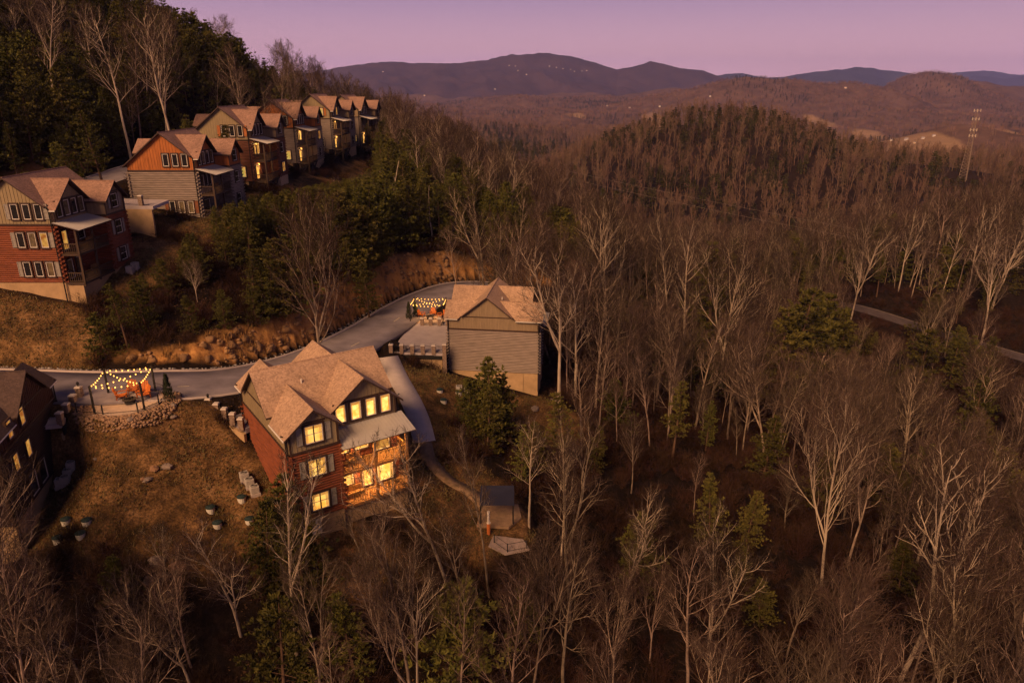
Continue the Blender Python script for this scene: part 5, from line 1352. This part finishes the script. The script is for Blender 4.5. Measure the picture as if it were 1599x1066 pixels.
# lighter trees for the far woods
SRC_B, SRC_P, SRC_S = bpy.data.collections.new('bare_sources'), bpy.data.collections.new('pine_sources'), bpy.data.collections.new('brush_sources')
def src(col, name, me):
    o = bpy.data.objects.new(name, me); col.objects.link(o)
NBV, NPV = len(BVAR), len(PVAR)
for i, v in enumerate(BVAR): src(SRC_B, 'bsrc_%02d' % i, mk_mesh('bsrc', [(v[4], BARK), (v[5], TWIG)]))
for i in range(5):
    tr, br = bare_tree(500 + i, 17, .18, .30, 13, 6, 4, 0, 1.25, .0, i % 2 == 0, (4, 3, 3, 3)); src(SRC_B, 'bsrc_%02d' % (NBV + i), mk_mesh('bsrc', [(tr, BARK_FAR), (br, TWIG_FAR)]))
for i in range(4):      # a clump of distant crowns
    V = []
    tr0, br0 = MB(), MB(); rg = random.Random(900 + i)
    for k in range(6):
        tr, br = bare_tree(600 + i * 10 + k, rg.uniform(12, 16), .15, .36, 8, 5, 3, 0, 2.2, .0, False, (3, 3, 3, 3))
        ox, oy = rg.uniform(-8, 8), rg.uniform(-8, 8)
        for s_, d_ in ((tr, tr0), (br, br0)):
            o = len(d_.v); d_.v += [(x + ox, y + oy, z) for x, y, z in s_.v]; d_.f += [tuple(o + q for q in f) for f in s_.f]; d_.m += s_.m
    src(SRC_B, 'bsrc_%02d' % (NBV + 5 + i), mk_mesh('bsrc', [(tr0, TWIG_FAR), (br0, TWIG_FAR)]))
for i, v in enumerate(PVAR): src(SRC_P, 'psrc_%02d' % i, mk_mesh('psrc', [(v[4], PBARK), (v[5], NEEDLE)]))
for i in range(4):
    tr, cr_ = pine(700 + i, 13, .08, .27, .085, 2, 5, .95, .20, .4); src(SRC_P, 'psrc_%02d' % (NPV + i), mk_mesh('psrc', [(tr, PBARK), (cr_, NEEDLE_FAR)]))
for i in range(4):
    mb = MB(); rg = random.Random(800 + i)
    for k in range(70):
        d_ = Vector((rg.uniform(-1, 1), rg.uniform(-1, 1), rg.uniform(.5, 1.6))).normalized(); p = Vector((rg.uniform(-.5, .5), rg.uniform(-.5, .5), -.1)); L = rg.uniform(.6, 1.7)
        ribbon_twig(mb, p, d_, L, .016, rg)
        for q in range(3): ribbon_twig(mb, p + d_ * L * rg.uniform(.3, .8), (d_ + perp(d_, rg) * .8).normalized(), L * .5, .011, rg)
    src(SRC_S, 'ssrc_%02d' % i, mk_mesh('ssrc', [(mb, BRUSH)]))
def scatter(name, pts, vi, rz, sc, coll, label, cat):
    me = bpy.data.meshes.new(name); me.vertices.add(len(pts)); me.vertices.foreach_set('co', np.asarray(pts, np.float32).ravel())
    for nm, ty, dat in (('vi', 'INT', np.asarray(vi, np.int32)), ('rz', 'FLOAT', np.asarray(rz, np.float32)), ('sc', 'FLOAT', np.asarray(sc, np.float32))):
        a = me.attributes.new(nm, ty, 'POINT'); a.data.foreach_set('value', dat)
    o = bpy.data.objects.new(name, me); COL.objects.link(o)
    ng = bpy.data.node_groups.new(name + '_scatter', 'GeometryNodeTree')
    ng.interface.new_socket('Geometry', in_out='INPUT', socket_type='NodeSocketGeometry'); ng.interface.new_socket('Geometry', in_out='OUTPUT', socket_type='NodeSocketGeometry')
    N = ng.nodes; L = ng.links
    gi, go = N.new('NodeGroupInput'), N.new('NodeGroupOutput')
    ci = N.new('GeometryNodeCollectionInfo'); ci.inputs['Collection'].default_value = coll; ci.inputs['Separate Children'].default_value = True; ci.inputs['Reset Children'].default_value = True
    ip = N.new('GeometryNodeInstanceOnPoints'); ip.inputs['Pick Instance'].default_value = True
    def na(n_, ty):
        q = N.new('GeometryNodeInputNamedAttribute'); q.data_type = ty; q.inputs['Name'].default_value = n_; return q.outputs['Attribute']
    cx = N.new('ShaderNodeCombineXYZ'); L.new(na('rz', 'FLOAT'), cx.inputs['Z'])
    L.new(gi.outputs[0], ip.inputs['Points']); L.new(ci.outputs[0], ip.inputs['Instance']); L.new(na('vi', 'INT'), ip.inputs['Instance Index'])
    L.new(cx.outputs[0], ip.inputs['Rotation']); L.new(na('sc', 'FLOAT'), ip.inputs['Scale']); L.new(ip.outputs[0], go.inputs[0])
    md = o.modifiers.new('scatter', 'NODES'); md.node_group = ng
    return tag(o, label, cat, kind='stuff')

# ---- where they stand
rg = np.random.default_rng(11)
def conifer_p(x, y, z, r):
    n = fbm(x, y, 34, 3, 201)
    p = np.where(x < -62, .93, .13) + 0 * x
    p = np.where((x > -62) & (x < -18) & (y > 78) & (y < 128), .86, p)
    p = np.where((x > -34) & (x < 16) & (y > 122) & (y < 175), .55, p)
    p = np.where((x > -45) & (x < 5) & (y > 175) & (y < 300), .40, p)
    p = np.where((x > 60) & (x < 130) & (y < 150) & (n > .16), .7, p)
    p = np.where((y > 320) & (r < 760) & (z > -46), .42, p)
    p = np.where((y > 320) & (r < 760) & (z <= -46), .08 + .5 * (n > .22), p)
    p = np.where((y > 225) & (y < 470) & (x > 15) & (x < 140) & (n > -.05), .55, p)
    nn = fbm(x, y, 330, 4, 207)
    p = np.where(r > 700, np.clip(.06 + 3.2 * (nn - .10), .04, .85), p)
    return np.clip(p + .5 * n * (r < 330), 0.03, .95)
LIM_U = [-200, 0, 130, 215, 240, 320, 330, 390, 460, 520, 590, 600, 2200]
LIM_V = [470, 470, 440, 425, 392, 345, 318, 300, 290, 280, 262, 0, 0]
CAB_C = []
for key, (root, world, local) in CABINS.items():
    c_ = world(5, 6, 0); CAB_C.append((c_[0], c_[1]))
def fits(x, y, z, hgt):
    """Largest height that leaves the cabins, roads and lamps in view; 0 if no tree belongs there."""
    p = proj(x, y, z)
    if p is None: return 0
    for cx, cy in CAB_C:
        if (x - cx) ** 2 + (y - cy) ** 2 < 81: return 0
    while hgt > 2.5:
        q = proj(x, y, z + hgt)
        if q is None: return 0
        u, v = q[0], q[1]; mg = 14
        bad = False
        if x > -47 and y < 192 and u < 600 and v < np.interp(u, LIM_U, LIM_V): bad = True
        if y < 62 and 330 < u < 670 and v < 815: bad = True
        if y < 83 and 640 < u < 850 and v < 655: bad = True
        if y < 64 and 0 < u < 380 and v < 855: bad = True
        if y < 118 and 590 < u < 705 and v < 560 and x < 0: bad = True
        if y < 178 and u > 1335 and v < 500 + (u - 1340) * .36 and (u < 1450 or u > 1560): bad = True
        if y < 60 and 660 < u < 760 and v < 800: bad = True
        if not bad: return hgt
        hgt *= .86
    return 0
def clear_of_paths(x, y):
    k = np.ones(len(x), bool)
    for P, hw, bl in FLAT:
        d_, _ = poly_dist(x, y, P); k &= d_ > hw + .8
    for cx, cy, cz, rr, bl in PADS: k &= np.hypot(x - cx, y - cy) > rr + 1.5
    return k
# near woods: jittered grid
cell = 4.5
gxx, gyy = np.meshgrid(np.arange(-260, 300, cell), np.arange(34, 340, cell))
tx = (gxx + rg.uniform(-.45, .45, gxx.shape) * cell).ravel(); ty = (gyy + rg.uniform(-.45, .45, gyy.shape) * cell).ravel()
k = (np.abs(tx) < ty * .86 + 16) & (np.hypot(tx, ty) < 330) & (np.hypot(tx, ty) > 37)
tx, ty = tx[k], ty[k]
tz = H(tx, ty)
k = clear_of_paths(tx, ty) & (lawn_mask(tx, ty) < .25) & (bank_mask(tx, ty, tz) < .4)
tx, ty, tz = tx[k], ty[k], tz[k]
cp = conifer_p(tx, ty, tz, np.hypot(tx, ty)); isc = rg.random(len(tx)) < cp
hb = rg.uniform(11, 18.5, len(tx)); hp = rg.uniform(6, 13, len(tx)) * np.where(tx < -62, 1.05, 1.0)
small = rg.random(len(tx)) < .22; hb = np.where(small, hb * .55, hb)
near_trees = []          # (is conifer, x, y, z, height, variant, rotation)
for i in range(len(tx)):
    h_ = fits(tx[i], ty[i], tz[i], hp[i] if isc[i] else hb[i])
    if h_ < 3: continue
    if not isc[i] and h_ < 6 and rg.random() < .5: continue
    v_ = int(rg.integers(NPV)) if isc[i] else int(rg.integers(NBV - 1))
    near_trees.append((bool(isc[i]), tx[i], ty[i], tz[i], h_, v_, float(rg.uniform(0, 6.28))))
# dense pines on the left hill and on the bank under the ridge row
cell = 3.0
gxx, gyy = np.meshgrid(np.arange(-240, 16, cell), np.arange(56, 270, cell))
px_ = (gxx + rg.uniform(-.45, .45, gxx.shape) * cell).ravel(); py_ = (gyy + rg.uniform(-.45, .45, gyy.shape) * cell).ravel()
zone = ((px_ < -67) & (np.abs(px_) < py_ * .86 + 16)) | ((px_ > -37) & (px_ < -17) & (py_ > 80) & (py_ < 126)) | ((px_ > -34) & (px_ < 14) & (py_ > 122) & (py_ < 172) & (rg.random(len(px_)) < .42)) | ((px_ > -40) & (px_ < -8) & (py_ > 165) & (rg.random(len(px_)) < .3))
px_, py_ = px_[zone], py_[zone]; pz_ = H(px_, py_)
k = clear_of_paths(px_, py_) & (lawn_mask(px_, py_) < .25) & (bank_mask(px_, py_, pz_) < .55)
for i in np.nonzero(k)[0]:
    h_ = fits(px_[i], py_[i], pz_[i], float(rg.uniform(6.5, 12.5)))
    if h_ > 2.6: near_trees.append((True, px_[i], py_[i], pz_[i], h_, int(rg.integers(NPV)), float(rg.uniform(0, 6.28))))
# the pine thicket between the ridge cabins and the lower road, inside this outline of the photograph
THICK = [(212, 500), (222, 415), (330, 325), (470, 300), (590, 300), (610, 420), (690, 420), (700, 440), (600, 458), (520, 490), (430, 515), (380, 545), (340, 562), (250, 562)]
def in_poly(u, v, P):
    c = False
    for i in range(len(P)):
        (x1, y1), (x2, y2) = P[i], P[i - 1]
        if (y1 > v) != (y2 > v) and u < (x2 - x1) * (v - y1) / (y2 - y1) + x1: c = not c
    return c
cell = 2.7
gxx, gyy = np.meshgrid(np.arange(-50, -4, cell), np.arange(66, 150, cell))
px_ = (gxx + rg.uniform(-.45, .45, gxx.shape) * cell).ravel(); py_ = (gyy + rg.uniform(-.45, .45, gyy.shape) * cell).ravel(); pz_ = H(px_, py_)
k = clear_of_paths(px_, py_) & (bank_mask(px_, py_, pz_) < .5)
for i in np.nonzero(k)[0]:
    q = proj(px_[i], py_[i], pz_[i])
    if not in_poly(q[0], q[1], THICK): continue
    h_ = fits(px_[i], py_[i], pz_[i], float(rg.uniform(6, 11)))
    if h_ > 2.4: near_trees.append((True, px_[i], py_[i], pz_[i], h_, int(rg.choice([0, 1, 2, 2, 4])), float(rg.uniform(0, 6.28))))
# trees that stand out in the photograph: (pixel of the top, forward distance, kind, variant)
HERO = [(345,792,44,0,1),(428,742,43,0,6),(205,872,42,0,5),(130,930,41,0,7),(250,842,47,0,3),(590,790,46,0,5),(690,668,51,0,4),(828,650,58,0,2),(880,700,56,0,0),(640,880,42,0,3),(30,840,44,0,7),(985,770,52,0,4),(1480,720,50,0,6),(1560,880,46,0,1),(1330,640,62,0,3),(1130,780,50,0,1),
 (878,392,82,0,6),(905,420,88,0,0),(955,330,118,0,3),(990,325,122,0,1),(1060,340,130,0,2),(1085,350,132,0,0),(1150,360,125,0,3),(605,245,128,0,8),(655,205,150,0,2),(690,200,158,0,6),(735,235,150,0,0),(755,245,156,0,1),(775,240,160,0,4),(800,262,150,0,7),(640,300,140,0,8),(672,285,132,0,8),(575,290,118,0,8),(500,300,104,0,8),
 (45,-10,120,0,2),(165,15,124,0,2),(240,20,130,0,0),(228,30,134,0,2),(205,25,140,0,2),(125,10,135,0,0),(80,-10,140,0,2),(15,10,130,0,0),(345,35,205,0,3),(425,75,222,0,3),(470,112,232,0,7),(500,118,236,0,0),(535,125,236,0,3),(555,122,240,0,1),(300,415,80,0,3),(452,410,90,0,3),
 (1352,352,172,0,3),(1425,335,182,0,6),(1455,342,185,0,2),(1495,340,178,0,0),(1540,330,176,0,6),(1585,320,170,0,1),(1580,330,160,0,4),(1390,360,190,0,2),
 (760,548,72,1,2),(738,585,71,1,2),(785,580,73,1,2),(760,600,69,1,2),(1133,305,135,1,1),(1165,845,60,1,0),(1195,900,55,1,2),(1060,590,80,1,3),(1122,735,64,1,1),(425,742,47.5,1,2),(450,790,46.5,1,4),(398,765,47,1,0),(1205,640,85,1,0),(1255,440,132,1,2),(1228,470,128,1,0),(1285,450,140,1,2),(1330,470,152,1,0),(1310,480,146,1,4),(1450,505,140,1,4),(1545,565,122,1,0),(1000,800,56,1,2),(1290,700,78,1,0),(1420,840,64,1,2),(930,660,72,1,0),(1110,620,88,1,1),(1175,760,66,1,2),(150,482,70.5,1,4),(250,400,80,1,2),(285,395,83,1,0),(345,345,90,1,2),(380,325,92,1,0),(430,300,100,1,3),(500,345,98,1,1),(540,365,100,1,0),(480,375,94,1,2),(570,400,98,1,1),(640,365,124,1,2),(700,375,132,1,0),(395,455,80,1,4),(350,495,77,1,2),(300,500,75,1,4),(740,400,138,1,2),(690,405,128,1,4)]
for (u, v, y, con, var) in HERO:
    x_, y_, zt = pix(u, v, y); zg = h1(x_, y_); hh = min(max(zt - zg, 4.5), 26)
    near_trees.append((bool(con), x_, y_, zg, hh, var, random.uniform(0, 6.28), True))
def where_phrase(u, v, x, y):
    if y < 64 and x < -20: return 'below the lawn'
    if x < -62 and y < 250: return 'above the ridge cabins'
    if -62 <= x < -18 and y < 130: return 'on the bank above the road'
    if x < 20 and 118 < y: return 'on the spur beyond the road'
    if x < 12 and y < 72: return 'below the brightly lit cabin'
    if x < 25 and y < 118: return 'right of the grey cabin'
    if v < 460 and u > 1290: return 'beyond the narrow woodland road'
    if y > 110: return 'in the middle of the valley'
    if v > 800 and u > 1200: return 'in the dark lower right corner'
    if u > 1200: return 'near the right edge'
    return 'in the woods right of centre'
def size(t):
    p = proj(t[1], t[2], t[3] + t[4] * .7)
    if p is None or not (-60 < p[0] < 1660 and -90 < p[1] < 1160): return -1
    return t[4] / p[2] + (1 if len(t) > 7 else 0)
# keep the view of the standing-out trees free of random neighbours just in front of them
HP = []
for t in near_trees:
    if len(t) > 7 and t[0]:
        a_ = proj(t[1], t[2], t[3] + t[4]); b_ = proj(t[1], t[2], t[3] + t[4] * .35)
        if a_ and b_: HP.append((a_[0], a_[1], b_[1], t[2], t[4] * (.30 if t[0] else .12) / a_[2] * FPX))
def blocks(t):
    a_ = proj(t[1], t[2], t[3] + t[4])
    if a_ is None or len(t) > 7: return False
    for (u, v0, v1, yy, hw_) in HP:
        if t[2] < yy and t[2] > yy - 22 and abs(a_[0] - u) < hw_ + t[4] * .12 / a_[2] * FPX and a_[1] < v1: return True
    return False
near_trees = [t for t in near_trees if not blocks(t)]
bare = sorted([t for t in near_trees if not t[0]], key=size, reverse=True)
pines = sorted([t for t in near_trees if t[0]], key=size, reverse=True)
NIND_B, NIND_P = 290, 260
ORD = ['leftmost', 'second from left', 'third from left', 'fourth from left', 'fifth from left', 'sixth from left', 'seventh from left', 'eighth from left', 'ninth from left', 'tenth from left', 'eleventh from left', 'twelfth from left', 'thirteenth from left', 'fourteenth from left', 'fifteenth from left', 'sixteenth from left', 'seventeenth from left', 'eighteenth from left', 'nineteenth from left', 'twentieth from left']
for (trees, var, nind, nm, cat) in ((bare, BVAR, NIND_B, 'bare_tree', 'tree'), (pines, PVAR, NIND_P, 'pine_tree', 'pine tree')):
    named = {}
    for t in trees[:nind]:
        v = var[t[5]]; p = proj(t[1], t[2], t[3] + t[4] * .6)
        hw_ = 'tall' if t[4] > 14 else ('short' if t[4] < 8 else 'medium-height')
        shape = v[3].replace('tall ', '').replace(' tall', '').replace('small ', '')
        named.setdefault((hw_ + ' ' + shape, 'leafless tree' if nm == 'bare_tree' else 'olive pine', where_phrase(p[0], p[1], t[1], t[2])), []).append((p[0], t))
    for (look, kind_, where), lst in named.items():
        lst.sort(key=lambda q: q[0])
        for i, (_, t) in enumerate(lst):
            v = var[t[5]]; s_ = t[4] / v[2]
            if len(lst) == 1: lab = '%s %s %s' % (look, kind_, where)
            elif i < len(ORD): lab = '%s %s %s %s' % (ORD[i], look, kind_, where)
            else: lab = '%s from right %s %s %s' % (ORD[len(lst) - 1 - i].split()[0].replace('leftmost', 'first'), look, kind_, where)
            r_ = empty(nm, (t[1], t[2], t[3]), lab, cat, '%s %ss %s' % (look, kind_, where))
            q_ = random.uniform(.82, 1.22); r_.rotation_euler = (random.uniform(-.09, .09), random.uniform(-.09, .09), t[6]); r_.scale = (s_ * q_, s_ * q_, s_)
            for me_, pn in ((v[0], 'trunk'), (v[1], 'branches' if nm == 'bare_tree' else 'crown')):
                o = bpy.data.objects.new(pn, me_); COL.objects.link(o); o.parent = r_
                if pn == 'trunk' and nm == 'bare_tree' and len(t) > 7 and t[5] != 5:      # the pale-barked trees that stand out
                    o.material_slots[0].link = 'OBJECT'; o.material_slots[0].material = BARK_PALE
rest_b = [(t[1], t[2], t[3], t[5], t[6], t[4] / BVAR[t[5]][2]) for t in bare[NIND_B:]]
rest_p = [(t[1], t[2], t[3], t[5], t[6], t[4] / PVAR[t[5]][2]) for t in pines[NIND_P:]]
# far woods
def far_ring(r0, r1, n, hmin, hmax, clump):
    a = np.radians(rg.uniform(-44, 44, n)); r = np.sqrt(rg.uniform(r0 * r0, r1 * r1, n)); x, y = r * np.sin(a), r * np.cos(a)
    k = field_mask(x, y) < .4
    x, y, r = x[k], y[k], r[k]; z = H(x, y)
    dv, _ = poly_dist(x, y, VR); k = dv > 4; x, y, z, r = x[k], y[k], z[k], r[k]
    c = rg.random(len(x)) < conifer_p(x, y, z, r); h_ = rg.uniform(hmin, hmax, len(x))
    for i in range(len(x)):
        q_ = proj(x[i], y[i], z[i] + h_[i])
        if q_ and y[i] < 480 and 1480 < q_[0] < 1540 and q_[1] < 268: continue
        if c[i]: rest_p.append((x[i], y[i], z[i], NPV + int(rg.integers(4)), float(rg.uniform(0, 6.28)), h_[i] * .8 / 13 * (1.0 if not clump else 1.3)))
        else: rest_b.append((x[i], y[i], z[i], NBV + (5 + int(rg.integers(4)) if clump else int(rg.integers(5))), float(rg.uniform(0, 6.28)), h_[i] / 17 if not clump else h_[i] / 16))
far_ring(325, 760, 13000, 11, 18, False)
far_ring(760, 1500, 15000, 12, 18, False)
far_ring(1500, 4200, 26000, 8, 13, True)
for nm, rest, coll, lab, cat in (('bare_forest', rest_b, SRC_B, 'mass of leafless brown woods covering the valley and far hills', 'forest'), ('pine_forest', rest_p, SRC_P, 'mass of dark green pines scattered through the woods and hilltops', 'forest')):
    a = np.array(rest, float)
    scatter(nm, a[:, :3], a[:, 3], a[:, 4], a[:, 5], coll, lab, cat)
# brush under the trees
n = 13000
a = np.radians(rg.uniform(-44, 44, n)); r = np.sqrt(rg.uniform(38 ** 2, 210 ** 2, n)); x, y = r * np.sin(a), r * np.cos(a); z = H(x, y)
k = clear_of_paths(x, y) & (lawn_mask(x, y) < .85) & (bank_mask(x, y, z) < .3)
for cx, cy in CAB_C: k &= (x - cx) ** 2 + (y - cy) ** 2 > 60
x, y, z = x[k], y[k], z[k]
scatter('brush', np.stack([x, y, z], -1), rg.integers(0, 4, len(x)), rg.uniform(0, 6.28, len(x)), rg.uniform(.5, 1.5, len(x)), SRC_S, 'tangle of reddish brown brush on the woodland floor', 'brush')

# ---------------------------------------------------------------- haze in the valley air
hz = MB(); hz.box(-12000, 12000, -400, 11700, -190, 430)
hm = bpy.data.materials.new('haze_air'); hm.use_nodes = True
for n_ in list(hm.node_tree.nodes):
    if n_.type != 'OUTPUT_MATERIAL': hm.node_tree.nodes.remove(n_)
pv = hm.node_tree.nodes.new('ShaderNodeVolumePrincipled')
pv.inputs['Color'].default_value = (0.36, 0.42, 1.0, 1)
pv.inputs['Density'].default_value = 6.8e-5
pv.inputs['Anisotropy'].default_value = 0.0
hm.node_tree.links.new(pv.outputs[0], hm.node_tree.nodes['Material Output'].inputs['Volume'])
ho = hz.build('haze', hm)
tag(ho, 'thin lilac evening haze filling the valley air', kind='stuff')
